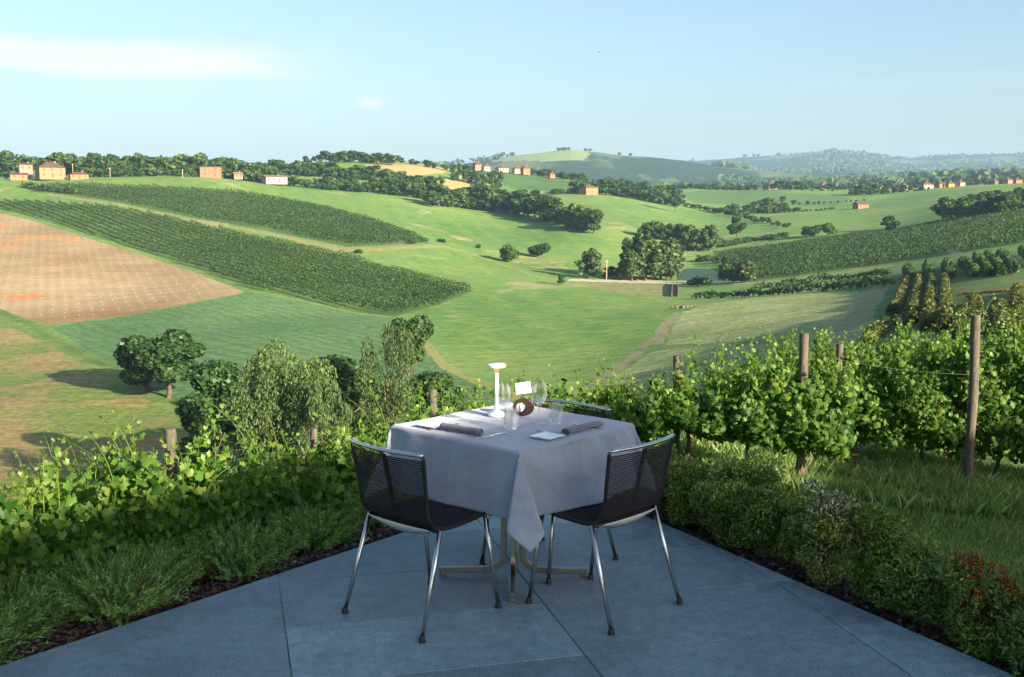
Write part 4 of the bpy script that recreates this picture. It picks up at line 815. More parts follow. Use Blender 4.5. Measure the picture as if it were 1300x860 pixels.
# ------------------------------------------------------------------ posts, wires and the near grapevines
def post(px, top, y, r, label, group, base=None, lean=0.0):
    a, e = ae(px, top); X = float(a) * y; zt = CH + float(e) * y; zg = float(ground(X, y)) - .15; h = zt - zg
    b = MB(); m = 12; P = [(lean * (z / h) + .006 * math.sin(z * 5 + px), .006 * math.cos(z * 4), z) for z in np.linspace(0, h, m)]; R = [r * (1.05 + .04 * math.sin(k * 1.9 + px)) for k in range(m)]
    P.append((P[-1][0], P[-1][1], h + .004)); R.append(r * .8)
    b.tube(P, R, 14); o = b.build('vine_post', M['post'], smooth=50, loc=(X, y, zg)); tag(o, label, 'post', group)
    return np.array([X, y, zg]), h
GP = 'wooden posts of the near vine rows'
pr = [post(860, 452, 9.6, .03, 'thin wooden post with chipped top, nearest to the table on the right', GP),
      post(1022, 424, 8.9, .037, 'stout grey wooden post half covered in vine leaves, right of the third chair', GP),
      post(1067, 437, 10.2, .03, 'wooden post just behind and right of the stout leafy one', GP),
      post(1240, 401, 9.5, .039, 'tall bare wooden post standing free in front of the right vine wall', GP)]
pl = [post(215, 545, 6.45, .034, 'dark wooden post wrapped in young vine shoots at far left', GP),
      post(148, 573, 7.6, .026, 'short pale post top poking out left of the shoot-wrapped post', GP),
      post(397, 545, 7.3, .022, 'thin post top among leaves left of the left chair', GP),
      post(550, 495, 8.25, .032, 'brown wooden post top beside the far left corner of the table', GP)]
def wire(p, q, sag, label, grp, r=.0011):
    P = [np.array(p) + (np.array(q) - np.array(p)) * u - np.array([0, 0, sag * 4 * u * (1 - u)]) for u in np.linspace(0, 1, 12)]
    return tag(MB().tube(P, r, 5).build('trellis_wire', M['wire']), label, 'wire', grp)
def pt(k, f, S): return tuple(S[k][0] + np.array([0, 0, S[k][1] * f]))
GW = 'trellis wires'
wire(pt(0, .93, pr), pt(1, .9, pr), .03, 'upper trellis wire from the thin post to the stout leafy post', GW)
wire(pt(1, .9, pr), pt(3, .7, pr), .04, 'trellis wire from the stout leafy post to the tall bare post', GW)
wire(pt(3, .86, pr), (6.6, 8.6, .25), .02, 'upper guy wire slanting right from the tall bare post', GW)
wire(pt(3, .62, pr), (6.4, 8.8, -.5), .01, 'lower guy wire slanting right from the tall bare post', GW)
x, y, z = at_z(1100, 640, -.68); wire(pt(2, .45, pr), (x, y, float(ground(x, y))), 0, 'thin guy wire slanting down into the grass by the leafy post', GW)
wire(pt(0, .9, pl), pt(2, .95, pl), .02, 'trellis wire from the shoot-wrapped post to the thin left post', GW)

def rowline(x0, y0, x1, y1, n): return [(x0 + (x1 - x0) * (k + .5) / n, y0 + (y1 - y0) * (k + .5) / n) for k in range(n)], math.atan2(y1 - y0, x1 - x0), math.hypot(x1 - x0, y1 - y0) / n
def zat(x, y, py): return CH + float(ae(650, py)[1]) * y
def plant_row(p0, p1, n, tops, bottom, what, grp, nl=620, wid=.28, shoots=5, talls={}):
    nl = int(nl * 1.9); shoots += 10
    P, an, sp = rowline(*p0, *p1, n)
    for k, (x, y) in enumerate(P):
        px = float(to_px(x, y, 0)[0]); ty = np.interp(px, *zip(*tops)); h1 = zat(x, y, ty); g_ = float(ground(x, y))
        grape('grapevine', x, y, an, g_ + bottom, h1, '%s vine from the left %s' % (nth(k + 1), what), grp, nl, wid, sp * 1.25, shoots, talls.get(k))
L0 = LP + LN * 1.25 - LD * 4.6; L1 = LP + LN * 1.25 + LD * 2.7
L0 = L0 - LN * .12; L1 = L1 - LN * .12
plant_row(tuple(L0), tuple(L1), 9, [(-400, 700), (0, 655), (100, 615), (160, 600), (215, 596), (300, 632), (400, 588), (480, 565), (545, 545), (600, 535), (700, 540)], .05, 'in the vine row beside the terrace left kerb', 'left near vine row', 1150, .3, 6, {3: .42, 4: .4})
L2 = L0 + LN * 2.0; L3 = L1 + LN * 2.0 + LD * 1.0
plant_row(tuple(L2), tuple(L3), 9, [(-400, 700), (-100, 665), (0, 650), (100, 618), (200, 640), (300, 650), (400, 600), (500, 570), (560, 555), (650, 550)], .1, 'in the second vine row down the left slope', 'left second vine row', 650, .32, 5)
plant_row((.75, 9.3), (2.75, 8.95), 4, [(750, 524), (800, 515), (860, 508), (920, 482), (980, 484), (1060, 474)], .38, 'in the vine row ending at the stout leafy post', 'right front vine row', 1150, .36, 7, {1: .62, 2: .45})
plant_row((2.4, 10.6), (6.9, 9.9), 7, [(900, 480), (1000, 468), (1100, 452), (1200, 452), (1300, 438), (1500, 438)], .3, 'in the long vine wall behind the bare post', 'right vine wall', 1150, .36, 8, {0: .3, 2: .3})
plant_row((.3, 11.8), (6.4, 13.2), 8, [(650, 540), (760, 515), (860, 500), (1000, 475), (1100, 445), (1300, 430)], .1, 'in the third vine row behind the vine wall', 'right rear vine row', 700, .4, 4)
plant_row((.15, 9.4), (.75, 9.3), 1, [(650, 524), (760, 510)], .1, 'behind the third chair at the end of the table', 'vines behind the table', 900, .3, 4)

# scrub below the terrace on the left
def scrub(px, py_top, y, w, h, mat, label, n=1500, size=.06, cat='shrub', name='scrub_bush'):
    a, e = ae(px, py_top); X = float(a) * y; zt = CH + float(e) * y; g_ = float(ground(X, y)); o = empty(name, (X, y, g_), 0, label, cat)
    P, v, r = crown_pts('bush', n, int(px)); s = (zt - g_) / 9.5; P = P * [w / 9.0, w / 9.0, s]
    V, Fc = scatter(QL * [1, 1.2, 1], QF, P, v + r.normal(size=(n, 3)) * .7, r.normal(size=(n, 3)), r.uniform(.6, 1.3, n) * size); npobj('foliage', V, Fc, mat, o)
    st = MB()
    for k in range(10): b_ = r.normal(0, .15 * w, 2); st.tube([(b_[0] * .3, b_[1] * .3, -.1), (b_[0] * .7, b_[1] * .7, (zt - g_) * .4), (b_[0] * 1.3, b_[1] * 1.3, (zt - g_) * .85)], [.015, .01, .004], 5)
    st.build('stems', M['bark'], o); return o
scrub(270, 612, 15, 1.9, 1, M['leaf_tan'], 'dry tan scrub bush behind the left vines below the willows', 3500, .075)
scrub(345, 585, 22, 3.4, 1, M['leaf_willow'], 'olive scrub bush behind the left vines, right of the tan one', 4000, .1)
scrub(455, 545, 24, 3.4, 1, M['leaf_mid'], 'green scrub bush behind the left chair back', 4000, .1)
scrub(120, 640, 14, 2.6, 1, M['leaf_willow'], 'pale olive scrub behind the far left vines', 3500, .08)
scrub(10, 655, 13, 2.6, 1, M['leaf_rowtan'], 'yellow-green scrub at the left edge of the slope', 3500, .075)
scrub(560, 535, 26, 3.2, 1, M['leaf_mid'], 'green scrub bush behind the brown post', 3500, .1)

# rosemary along the left kerb
def rosemary(x, y, w, h, label, n=210, mat='leaf_rosemary'):
    g_ = float(ground(x, y)); o = empty('rosemary_bush', (x, y, g_), 0, label, 'rosemary', 'rosemary bushes along the left kerb'); st = MB(); P, N, U, S = [], [], [], []
    for k in range(n):
        a = rs.uniform(0, 2 * PI); t_ = rs.uniform(0, 1) ** .6; lean = t_ * w * .55; b = np.array([math.cos(a) * lean * .45, math.sin(a) * lean * .45, 0]); hh = h * (1 - .45 * t_ ** 2) * rs.uniform(.65, 1.15)
        pts = [b + np.array([math.cos(a) * lean * u ** 1.5 * .75, math.sin(a) * lean * u ** 1.5 * .75, hh * u]) + rs.normal(0, .006, 3) for u in np.linspace(0, 1, 5)]
        if k % 2 == 0: st.tube(pts, [.004, .0035, .003, .002, .001], 4)
        m = 46
        for u in np.linspace(.12, 1, m):
            q = u * 4; i = min(int(q), 3); c_ = pts[i] + (pts[i + 1] - pts[i]) * (q - i); d = pts[i + 1] - pts[i]; d /= np.linalg.norm(d); v = rnd(1)[0]; v = v - d * (v @ d); v /= np.linalg.norm(v) + 1e-6
            P.append(c_ + (v * .8 + d) * .010); U.append(np.cross(d, v)); N.append(np.cross(v + d * .9, U[-1])); S.append(rs.uniform(.02, .032))
    P, N, U, S = map(np.array, (P, N, U, S)); st.build('stems', M['bark'], o)
    V, Fc = scatter(QL * [1, .32, .3], QF, P, N, U, S); npobj('needles', V, Fc, M[mat], o)
def kl(s_, off): q = LP + LD * s_ + LN * off; return float(q[0]), float(q[1])
for i, (s_, off, w, h, lb) in enumerate([(-2.75, .36, .62, .5, 'largest rosemary bush at the bottom left, nearest to the camera'), (-1.95, .42, .6, .46, 'second rosemary bush along the left kerb, over the slab joint'),
        (-1.25, .45, .5, .4, 'third rosemary bush along the left kerb, midway to the chair'), (-.7, .5, .45, .34, 'fourth rosemary bush, just left of the left chair'), (-.1, .5, .42, .3, 'small rosemary bush half hidden behind the left chair'), (-3.4, .5, .6, .45, 'rosemary bush cut by the left edge'), (-2.35, .62, .5, .42, 'rosemary bush behind and between the two largest ones'), (-1.6, .62, .45, .38, 'rosemary bush behind, between the second and third ones')]):
    x, y = kl(s_, off - .07); rosemary(x, y, w * 1.05, h * .62, lb)

# low evergreen hedge along the right kerb: every shrub its own
def evergreen(s_, off, w, h, label, mat, tipmat=None, n=4200, tipdir=(0, 0, 1), tipthr=.45, group='low evergreen shrubs along the right kerb'):
    q = RP + RD * s_ + RN * off; x, y = float(q[0]), float(q[1]); g_ = float(ground(x, y)); o = empty('evergreen_shrub', (x, y, g_), rs.uniform(0, 6), label, 'evergreen shrub', group)
    r = np.random.RandomState(int(abs(s_) * 100) + 5); L = []
    for k in range(30): v = r.normal(size=3); v /= np.linalg.norm(v); u = r.uniform(.3, 1.0); L.append((v[0] * w * .38 * u, v[1] * w * .38 * u, h * (.46 + .42 * v[2] * u + r.uniform(-.06, .1)), r.uniform(.06, .19) * w + .02))
    L = np.array(L); k = r.choice(len(L), n); v = r.normal(size=(n, 3)); v /= np.linalg.norm(v, axis=1)[:, None]; P = L[k, :3] + v * (L[k, 3] * r.uniform(.6, 1.08, n) ** .5)[:, None]; P[:, 2] = np.maximum(P[:, 2], .02)
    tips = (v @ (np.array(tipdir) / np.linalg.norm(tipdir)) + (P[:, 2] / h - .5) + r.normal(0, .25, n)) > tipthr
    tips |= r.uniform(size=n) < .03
    tp = np.array([[0, -.5, 0], [.22, -.1, .05], [.12, .35, .0], [0, .55, .08], [-.14, .3, 0], [-.22, -.1, .05]]); tf = np.array([[0, 1, 2, 5], [5, 2, 3, 4]])
    N = rnd(n) + v * .25; U = v * 1.0 + [0, 0, .55] + r.normal(size=(n, 3)) * .35; S = r.uniform(.013, .027, n)
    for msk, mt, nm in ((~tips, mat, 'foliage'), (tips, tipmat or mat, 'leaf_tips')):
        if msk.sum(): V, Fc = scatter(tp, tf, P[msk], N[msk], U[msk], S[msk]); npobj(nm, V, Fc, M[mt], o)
    st = MB()
    for k in range(8): a = r.uniform(0, 6.28); st.tube([(0, 0, -.05), (math.cos(a) * w * .1, math.sin(a) * w * .1, h * .3), (math.cos(a) * w * .3, math.sin(a) * w * .3, h * .7)], [.009, .006, .003], 5)
    st.build('stems', M['bark'], o)
    return o
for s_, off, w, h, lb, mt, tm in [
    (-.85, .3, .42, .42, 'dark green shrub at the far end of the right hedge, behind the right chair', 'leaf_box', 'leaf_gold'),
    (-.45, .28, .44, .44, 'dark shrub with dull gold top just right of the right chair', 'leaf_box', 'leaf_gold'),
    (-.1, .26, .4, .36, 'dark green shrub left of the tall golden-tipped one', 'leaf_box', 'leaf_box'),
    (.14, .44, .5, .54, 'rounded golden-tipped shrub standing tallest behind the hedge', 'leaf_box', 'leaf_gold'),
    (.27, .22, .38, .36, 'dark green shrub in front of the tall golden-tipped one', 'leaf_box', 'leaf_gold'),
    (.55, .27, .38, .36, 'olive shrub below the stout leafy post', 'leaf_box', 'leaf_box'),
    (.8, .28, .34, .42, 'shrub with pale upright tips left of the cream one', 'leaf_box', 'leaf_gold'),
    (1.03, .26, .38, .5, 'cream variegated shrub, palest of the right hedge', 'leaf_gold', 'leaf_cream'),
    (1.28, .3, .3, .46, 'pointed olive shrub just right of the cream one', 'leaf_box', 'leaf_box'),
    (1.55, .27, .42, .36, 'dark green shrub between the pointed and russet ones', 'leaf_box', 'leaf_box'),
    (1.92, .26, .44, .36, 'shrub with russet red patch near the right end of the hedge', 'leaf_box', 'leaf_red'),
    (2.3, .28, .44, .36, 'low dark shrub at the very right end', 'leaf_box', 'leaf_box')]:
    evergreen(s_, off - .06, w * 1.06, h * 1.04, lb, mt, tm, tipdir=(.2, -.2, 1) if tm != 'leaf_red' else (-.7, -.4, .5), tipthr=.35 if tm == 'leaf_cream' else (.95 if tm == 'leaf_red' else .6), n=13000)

# grass on the right bank and weeds in the left bed
def blades(n, region, h0, h1, seed, name, mat):
    r = np.random.RandomState(seed); x, y = region(r, n); sl, sr = sdist(x, y); h = r.uniform(h0, h1, len(x)) * (.6 + .8 * vnoise(x * 1.5, y * 1.5, 4)); z = ground(x, y)
    a = r.uniform(0, 2 * PI, len(x)); w = r.uniform(.0016, .0034, len(x)); l = r.normal(0, .3, (len(x), 2)) * h[:, None]
    dx, dy = np.cos(a) * w, np.sin(a) * w
    V = np.stack([np.c_[x - dx, y - dy, z - .01], np.c_[x + dx, y + dy, z - .01], np.c_[x + dx * .8 + l[:, 0] * .4, y + dy * .8 + l[:, 1] * .4, z + h * .6], np.c_[x - dx * .1 + l[:, 0], y - dy * .1 + l[:, 1], z + h]], 1).reshape(-1, 3)
    Fc = (np.arange(len(x)) * 4)[:, None] + np.array([[0, 1, 2, 3]]); o = npobj(name, V, Fc, mat); return o
def reg_right(r, n): x = r.uniform(1.0, 6.6, n); y = r.uniform(4.0, 10.6, n); sl, sr = sdist(x, y); k = (sr > .45) & (r.uniform(size=n) < np.clip(.4 + vnoise(x * .8, y * .8, 8), 0, 1)); return x[k], y[k]
tag(blades(170000, reg_right, .02, .07, 1, 'grass', M['grass']), 'short green turf on the bank right of the evergreen hedge', 'grass', kind='stuff')
def reg_tall(r, n): x = r.uniform(1.6, 7.0, n); y = r.uniform(8.3, 11.2, n); k = (r.uniform(size=n) < .75); return x[k], y[k]
tag(blades(60000, reg_tall, .05, .19, 2, 'tall_grass', M['grass']), 'tall seeding grass at the foot of the right vines', 'grass', kind='stuff')
def reg_left(r, n): s_ = r.uniform(-4.4, 1.5, n); o_ = r.uniform(.75, 3.2, n); q = LP[None] + LD[None] * s_[:, None] + LN[None] * o_[:, None]; return q[:, 0], q[:, 1]
tag(blades(36000, reg_left, .08, .3, 3, 'weeds', M['grass']), 'weedy grass under the left vines', 'grass', kind='stuff')
# mulch chips in both beds
r = np.random.RandomState(4); n = 9000; s_ = r.uniform(-4.4, 1.0, n); o_ = np.abs(r.normal(.3, .22, n)) + .02; q = LP[None] + LD[None] * s_[:, None] + LN[None] * o_[:, None]
s2 = r.uniform(-1.2, 3.4, n); q2 = RP[None] + RD[None] * s2[:, None] + RN[None] * (np.abs(r.normal(.2, .2, n)) + .02)[:, None]; q = np.r_[q, q2]
V, Fc = scatter(SQ * [1, .5, 1], QF, np.c_[q, ground(q[:, 0], q[:, 1]) + .008], r.normal(size=(2 * n, 3)) * .35 + [0, 0, 1], r.normal(size=(2 * n, 3)), r.uniform(.008, .035, 2 * n)); tag(npobj('mulch', V, Fc, M['chip']), 'dark bark mulch chips in the beds along the kerbs', 'mulch', kind='stuff')

# ------------------------------------------------------------------ chairs
def chair(label, x, y, a):
    o = empty('dining_chair', (x, y, 0), a, label, 'chair', 'dark cord dining chairs round the table')
    # side profile of the shell (y, z) from front lip to top of back
    prof = []
    ctl = [(.245, .425), (.235, .443), (.2, .448), (.1, .442), (0, .437), (-.08, .437), (-.135, .45), (-.165, .485), (-.178, .54), (-.188, .62), (-.2, .7), (-.212, .772)]
    cc = np.array(ctl); d = np.r_[0, np.cumsum(np.linalg.norm(np.diff(cc, axis=0), axis=1))]; tt = np.linspace(0, d[-1], 90); py_, pz_ = np.interp(tt, d, cc[:, 0]), np.interp(tt, d, cc[:, 1])
    k = np.ones(5) / 5; py2 = np.convolve(np.pad(py_, 2, 'edge'), k, 'valid'); pz2 = np.convolve(np.pad(pz_, 2, 'edge'), k, 'valid')
    hw_ = np.interp(tt, [0, d[3], d[6], d[8], d[-1]], [.19, .212, .215, .207, .224])
    isback = tt > d[6]
    def bow(u, t_): return -(1 - u * u) * .034 * np.clip((t_ - d[5]) / (d[-1] - d[5]), 0, 1)
    # cords: swept one by one across the frame; rows of the back leave air between them
    def strap(mb, y0, z0, w_, t_, rad):
        U = np.linspace(-1, 1, 9); mb.tube([(w_ * u, y0 + bow(u, t_), z0 - (.006 * (1 - u * u) if t_ < d[6] else 0)) for u in U], rad, 5, cap=False)
    sb = MB(); tb = np.arange(.012, d[6], .0062)
    for t_ in tb: strap(sb, np.interp(t_, tt, py2), np.interp(t_, tt, pz2), np.interp(t_, tt, hw_), t_, .0036)
    sb.build('seat', M['cord'], o, smooth='all')
    bb = MB()
    for t_ in np.arange(d[6], d[-1] - .012, .0088): strap(bb, np.interp(t_, tt, py2), np.interp(t_, tt, pz2), np.interp(t_, tt, hw_), t_, .0033)
    bo_ = bb.build('backrest', M['cord'], o, smooth='all')
    MB().box((0, 0, 0), (.001, .001, .001))
    fr = MB()
    for sg in (-1, 1): fr.tube([(sg * hw_[i], py2[i], pz2[i]) for i in range(0, 90, 2)] + [(sg * hw_[-1], py2[-1], pz2[-1])], .0085, 8)
    fr.tube([(u * .19, .245, .425) for u in np.linspace(-1, 1, 5)], .009, 8)
    fr.tube([(u * .212, -.11, .428) for u in np.linspace(-1, 1, 5)], .008, 8)
    fr.build('side_frame', M['frame'], o, smooth='all')
    band = MB()                                          # central webbing strip seen through the cords
    i0 = int(np.argmax(tt > d[6])); band.grid([[(sx * .014, py2[i] + .012 - .034 * np.clip((tt[i] - d[5]) / (d[-1] - d[5]), 0, 1), pz2[i]) for sx in (-1, 1)] for i in range(i0, 90, 3)])
    b2 = band.build('back_strip', M['cord'], o); m_ = b2.modifiers.new('thick', 'SOLIDIFY'); m_.thickness = .003
    tr_ = MB().tube([(u * .226, -.213 + bow(u, d[-1]), .778) for u in np.linspace(-1, 1, 13)], .011, 10, sy=.75); tr_.build('top_rail', M['steel'], o, smooth='all')
    cr = MB(); U = np.linspace(-1, 1, 21)
    cr.grid([[(u * .185, -.158 - .012 * (1 - u * u), .446), (u * .185, -.150 - .008 * (1 - u * u), .440 - .016 * (1 - u * u)), (u * .185, -.128, .433 - .034 * (1 - u * u))] for u in U])
    q_ = cr.build('seat_brace', M['alloy'], o, smooth='all').modifiers.new('thick', 'SOLIDIFY'); q_.thickness = .004; q_.offset = 1
    for sx in (-1, 1):
        for rear in (0, 1):
            top = (sx * .222, -.115, .44) if rear else (sx * .2, .185, .432); ft = (sx * .246, -.25, .012) if rear else (sx * .218, .25 if not rear else 0, .012)
            lg = MB().tube([top, tuple(np.array(top) * .5 + np.array(ft) * .5), ft], [.0105, .0100, .0092], 12).build('leg', M['steel'], o, smooth='all')
            MB().lathe([(0, 0), (.015, 0), (.0155, .006), (.0135, .012), (.0115, .028), (.0, .028)], (ft[0], ft[1], 0), 14).build('foot_cap', M['rubber'], lg, smooth=40)
    return o
chair('left dark cord chair seen from behind, its back to the rosemary', -.391, 4.673, -.726)
chair('right dark cord chair seen from behind, its back to the evergreen hedge', .409, 4.755, .805)
chair('far dark cord chair on the other side of the table, mostly hidden by it', .179, 5.356, 2.413)

# ------------------------------------------------------------------ table
TX, TY, TA_ = .006, 5.141, math.radians(47.2)
def T(x, y): return TX + x * math.cos(TA_) - y * math.sin(TA_), TY + x * math.sin(TA_) + y * math.cos(TA_)
tb = empty('bistro_table', (TX, TY, 0), 0, 'square table with steel pedestal feet under the grey cloth', 'table')
MB().box((0, 0, .733), (.8, .8, .022), TA_).build('tabletop', M['frame'], tb, bevel=.004)
for k in range(4):
    a = PI / 2 * k + math.radians(-1.2); dx, dy = math.cos(a), math.sin(a); P = [(dx * .045, dy * .045, .72), (dx * .045, dy * .045, .12)]
    for u in np.linspace(0, PI / 2, 7)[1:]: P.append((dx * (.045 + .09 * (1 - math.cos(u))), dy * (.045 + .09 * (1 - math.cos(u))), .12 - .09 * math.sin(u)))
    P.append((dx * .36, dy * .36, .026)); b = MB(); w_, t_ = .013, .015; side = np.array([-dy, dx, 0]); V = []
    P = np.array(P); Tn = np.gradient(P, axis=0); Tn /= np.linalg.norm(Tn, axis=1)[:, None]
    for p, q in zip(P, Tn):
        n2 = np.cross(side, q)
        for sx, sn in ((-1, -1), (1, -1), (1, 1), (-1, 1)): V.append(p + side * w_ * sx + n2 * t_ * sn)
    m = len(P); b.add(V, [(i * 4 + j, i * 4 + (j + 1) % 4, i * 4 + 4 + (j + 1) % 4, i * 4 + 4 + j) for i in range(m - 1) for j in range(4)] + [(3, 2, 1, 0), tuple((m - 1) * 4 + j for j in range(4))])
    b.box((dx * .345, dy * .345, .006), (.03, .03, .012), a); b.build('leg', M['steel_dull'], tb, smooth=40, bevel=.003)
# cloth, 1.4 m square, falling in soft cones at the corners
hh, ov = .407, .305; n = 141; us = np.linspace(-(hh + ov), hh + ov, n); G = np.zeros((n, n, 3)); wr_ = np.random.RandomState(3)
for i, u in enumerate(us):
    for j, v in enumerate(us):
        du, dv = max(abs(u) - hh, 0), max(abs(v) - hh, 0); su, sv = np.sign(u), np.sign(v)
        x, y, z = np.clip(u, -hh, hh), np.clip(v, -hh, hh), 0.0
        if du or dv:
            if du and dv:
                r_ = math.hypot(du, dv); th = math.atan2(dv, du); s2 = math.sin(2 * th); out = r_ * (.36 * s2 + .05 * math.sin(6 * th) * s2) + .012; lat = r_ * (.24 * math.sin(4 * th) + .10 * s2) * (1 if su * sv > 0 else -1)
                q = out / math.sqrt(2); x = su * (hh + q) - su * lat * .7; y = sv * (hh + q) + sv * lat * .7
                z = -r_ * math.sqrt(max(1 - .14 * s2 ** 2, .1))
                # flat faces meet the cone smoothly
            else:
                w_ = du or dv; al = v if du else u; edge = math.exp(-((hh - abs(al)) / .1) ** 2)
                rip = .006 * math.sin(al * 21 + (2 if du else 0)) * min(w_ / .2, 1) + .012 + .022 * (w_ / ov) * (.6 + .4 * math.sin(al * 8 + 1)) + .003 * math.exp(-((al / .005) ** 2)) + (.05 * max(0, (w_ - .2) / .1) ** 2 * math.exp(-((al - .05) / .2) ** 2) if dv and v < 0 else 0)
                if du: x = su * (hh + rip)
                else: y = sv * (hh + rip)
                z = -w_
            rr_ = max(du, dv, 1e-4); k = math.exp(-rr_ / .012)      # rounded table edge
            z += .003 * k
        if du == 0 and dv == 0:
                z += .006 * math.exp(-(((v - .12 + .06 * math.sin(u * 9)) / .012) ** 2)) * math.exp(-((u + .05) / .3) ** 2) + .005 * math.exp(-(((v + .05 - .1 * u) / .014) ** 2)) * math.exp(-((u - .1) / .2) ** 2)
                z += .0028 * (math.exp(-((u / .006) ** 2)) + math.exp(-((v / .006) ** 2))) + .0012 * math.sin(u * 13 + 3 * math.sin(v * 7))
        G[i, j] = (x, y, .7515 + z)
X_, Y_ = G[..., 0].copy(), G[..., 1].copy()
nz = fbm(X_ * 1.0 + G[..., 2] * .7 + 5, Y_ + G[..., 2] * .9 + 5, 6, 4, 31) * .02 * (G[..., 2] < .74)
G[..., 0] += nz * np.sign(X_); G[..., 1] += nz * np.sign(Y_)
ca, sa = math.cos(TA_), math.sin(TA_); Gx = TX + G[..., 0] * ca - G[..., 1] * sa; Gy = TY + G[..., 0] * sa + G[..., 1] * ca
G = np.stack([Gx, Gy, G[..., 2]], -1); ii = np.arange(n * n).reshape(n, n)
co_ = npobj('tablecloth', G.reshape(-1, 3), np.stack([ii[:-1, :-1], ii[1:, :-1], ii[1:, 1:], ii[:-1, 1:]], -1).reshape(-1, 4), M['cloth'], smooth=True)
s_ = co_.modifiers.new('thick', 'SOLIDIFY'); s_.thickness = .0014; s_.offset = 1
tag(co_, 'plain grey linen tablecloth hanging in corner folds over the table', 'tablecloth')
ZT = .7545

def on_table(px, py): x, y, z = at_z(px, py, ZT); return x, y
def lathe_obj(name, prof, mat, px, py, label, cat, group=None, n=40, xy=None, parent=None):
    x, y = xy or on_table(px, py); o = MB().lathe(prof, (0, 0, 0), n).build(name, mat, parent, smooth=60, loc=(x, y, ZT) if not parent else None)
    return tag(o, label, cat, group) if label else o
# portable lamp
x, y = on_table(630.5, 528); lamp = empty('table_lamp', (x, y, ZT), 0, 'white mushroom-topped cordless table lamp standing on the grey cloth', 'lamp')
MB().lathe([(0, 0), (.042, 0), (.045, .004), (.045, .012), (.040, .016), (.024, .024), (.014, .034), (.0105, .048), (.0100, .215), (0, .215)], n=40).build('base', M['white'], lamp, smooth=50)
MB().lathe([(.0100, .2145), (.0102, .222), (.0125, .230), (.016, .238), (.019, .2435), (0, .2475)], n=40).build('neck', M['glow'], lamp, smooth=50)['label'] = 'softly glowing neck under the head'
MB().lathe([(0, .2440), (.038, .2440), (.0455, .2465), (.047, .252), (.046, .258), (.040, .2615), (0, .2625)], n=48).build('lamp_head', M['white'], lamp, smooth=50)
wine = [(0, 0), (.033, 0), (.0335, .0012), (.02, .003), (.006, .007), (.0038, .014), (.0034, .06), (.004, .088), (.007, .095), (.02, .103), (.032, .118), (.0385, .137), (.039, .15), (.036, .175), (.0315, .205), (.0305, .205), (.035, .174), (.0378, .15), (.0373, .138), (.031, .1195), (.019, .1048), (.006, .0975), (0, .0965)]
lathe_obj('wine_glass', wine, M['glass'], 641, 541.5, 'left stemmed wine glass beside the white lamp', 'wine glass', 'wine glasses')
lathe_obj('wine_glass', wine, M['glass'], 684, 538.5, 'right stemmed wine glass in front of the card holder', 'wine glass', 'wine glasses')
tum = [(0, 0), (.026, 0), (.028, .003), (.034, .03), (.0365, .055), (.0355, .078), (.0325, .098), (.0315, .098), (.0343, .078), (.0352, .055), (.0328, .031), (.0265, .012), (0, .0105)]
lathe_obj('tumbler', tum, M['glass'], 648.5, 545, 'left water tumbler in front of the left wine glass', 'tumbler', 'water tumblers')
lathe_obj('tumbler', tum, M['glass'], 705, 538, 'right water tumbler beside the right wine glass', 'tumbler', 'water tumblers')
# dark wooden ring with a card clipped above
x, y = on_table(664, 528); hold = empty('card_holder', (x, y, ZT), .12, 'dark brown oval ring card holder in the middle of the table', 'card holder')
rg = MB(); V = []; nn_ = 40
for yy_ in (-.011, .011):
    for k in range(nn_):
        t_ = 2 * PI * k / nn_; V.append((.002 + .053 * math.cos(t_), yy_, .0445 + .0445 * math.sin(t_)))
    for k in range(nn_):
        t_ = 2 * PI * k / nn_; V.append((-.012 + .0225 * math.cos(t_), yy_, .046 + .025 * math.sin(t_)))
Fc = []
for k in range(nn_):
    k2 = (k + 1) % nn_; Fc += [(k, k2, nn_ + k2, nn_ + k), (2 * nn_ + k, 3 * nn_ + k, 3 * nn_ + k2, 2 * nn_ + k2), (k, 2 * nn_ + k, 2 * nn_ + k2, k2), (nn_ + k, nn_ + k2, 3 * nn_ + k2, 3 * nn_ + k)]
rg.add(V, Fc).build('ring', M['brownwood'], hold, bevel=.003, angle=50, smooth=50)
MB().tube([(-.002, 0, .088), (-.002, 0, .118)], .0016, 8).build('clip', M['steel'], hold)
x, y = on_table(664, 528); cd = MB().box((0, 0, 0), (.078, .0012, .056)).build('table_card', M['paper'], loc=(x + .001, y - .004, ZT + .141)); cd.rotation_euler = (-.12, -.09, .25); tag(cd, 'small blank white card clipped above the brown ring', 'card')
x, y = on_table(661, 524); lathe_obj('salt_shaker', [(0, 0), (.009, 0), (.0095, .02), (.008, .034), (.0085, .036), (.0085, .044), (.005, .048), (0, .049)], M['white'], 0, 0, 'small white shaker seen through the hole of the brown ring', 'shaker', xy=(x, y))
# plates, napkins, cutlery: one cover on each near side
def plate(px, py, label):
    x, y = on_table(px, py); p = MB(); s = .06
    def ring(k, z, rr_=.006):
        out = []
        for cx_, cy_, a0 in ((k - rr_, k - rr_, 0), (-k + rr_, k - rr_, 90), (-k + rr_, -k + rr_, 180), (k - rr_, -k + rr_, 270)):
            for q in (0, 30, 60, 90): t_ = math.radians(a0 + q); out.append((cx_ + rr_ * math.cos(t_), cy_ + rr_ * math.sin(t_), z))
        return out
    Rg = [ring(.045, 0), ring(s, .012), ring(s - .003, .0125), ring(.048, .004)]; V = sum(Rg, []); Fc = [(i * 16 + k, i * 16 + (k + 1) % 16, i * 16 + 16 + (k + 1) % 16, i * 16 + 16 + k) for i in range(3) for k in range(16)] + [tuple(range(16))[::-1], tuple(48 + k for k in range(16))]
    o = p.add(V, Fc).build('side_plate', M['porcelain'], smooth=45, loc=(x, y, ZT)); o.rotation_euler = (0, 0, TA_ + .05); tag(o, label, 'plate', 'side plates')
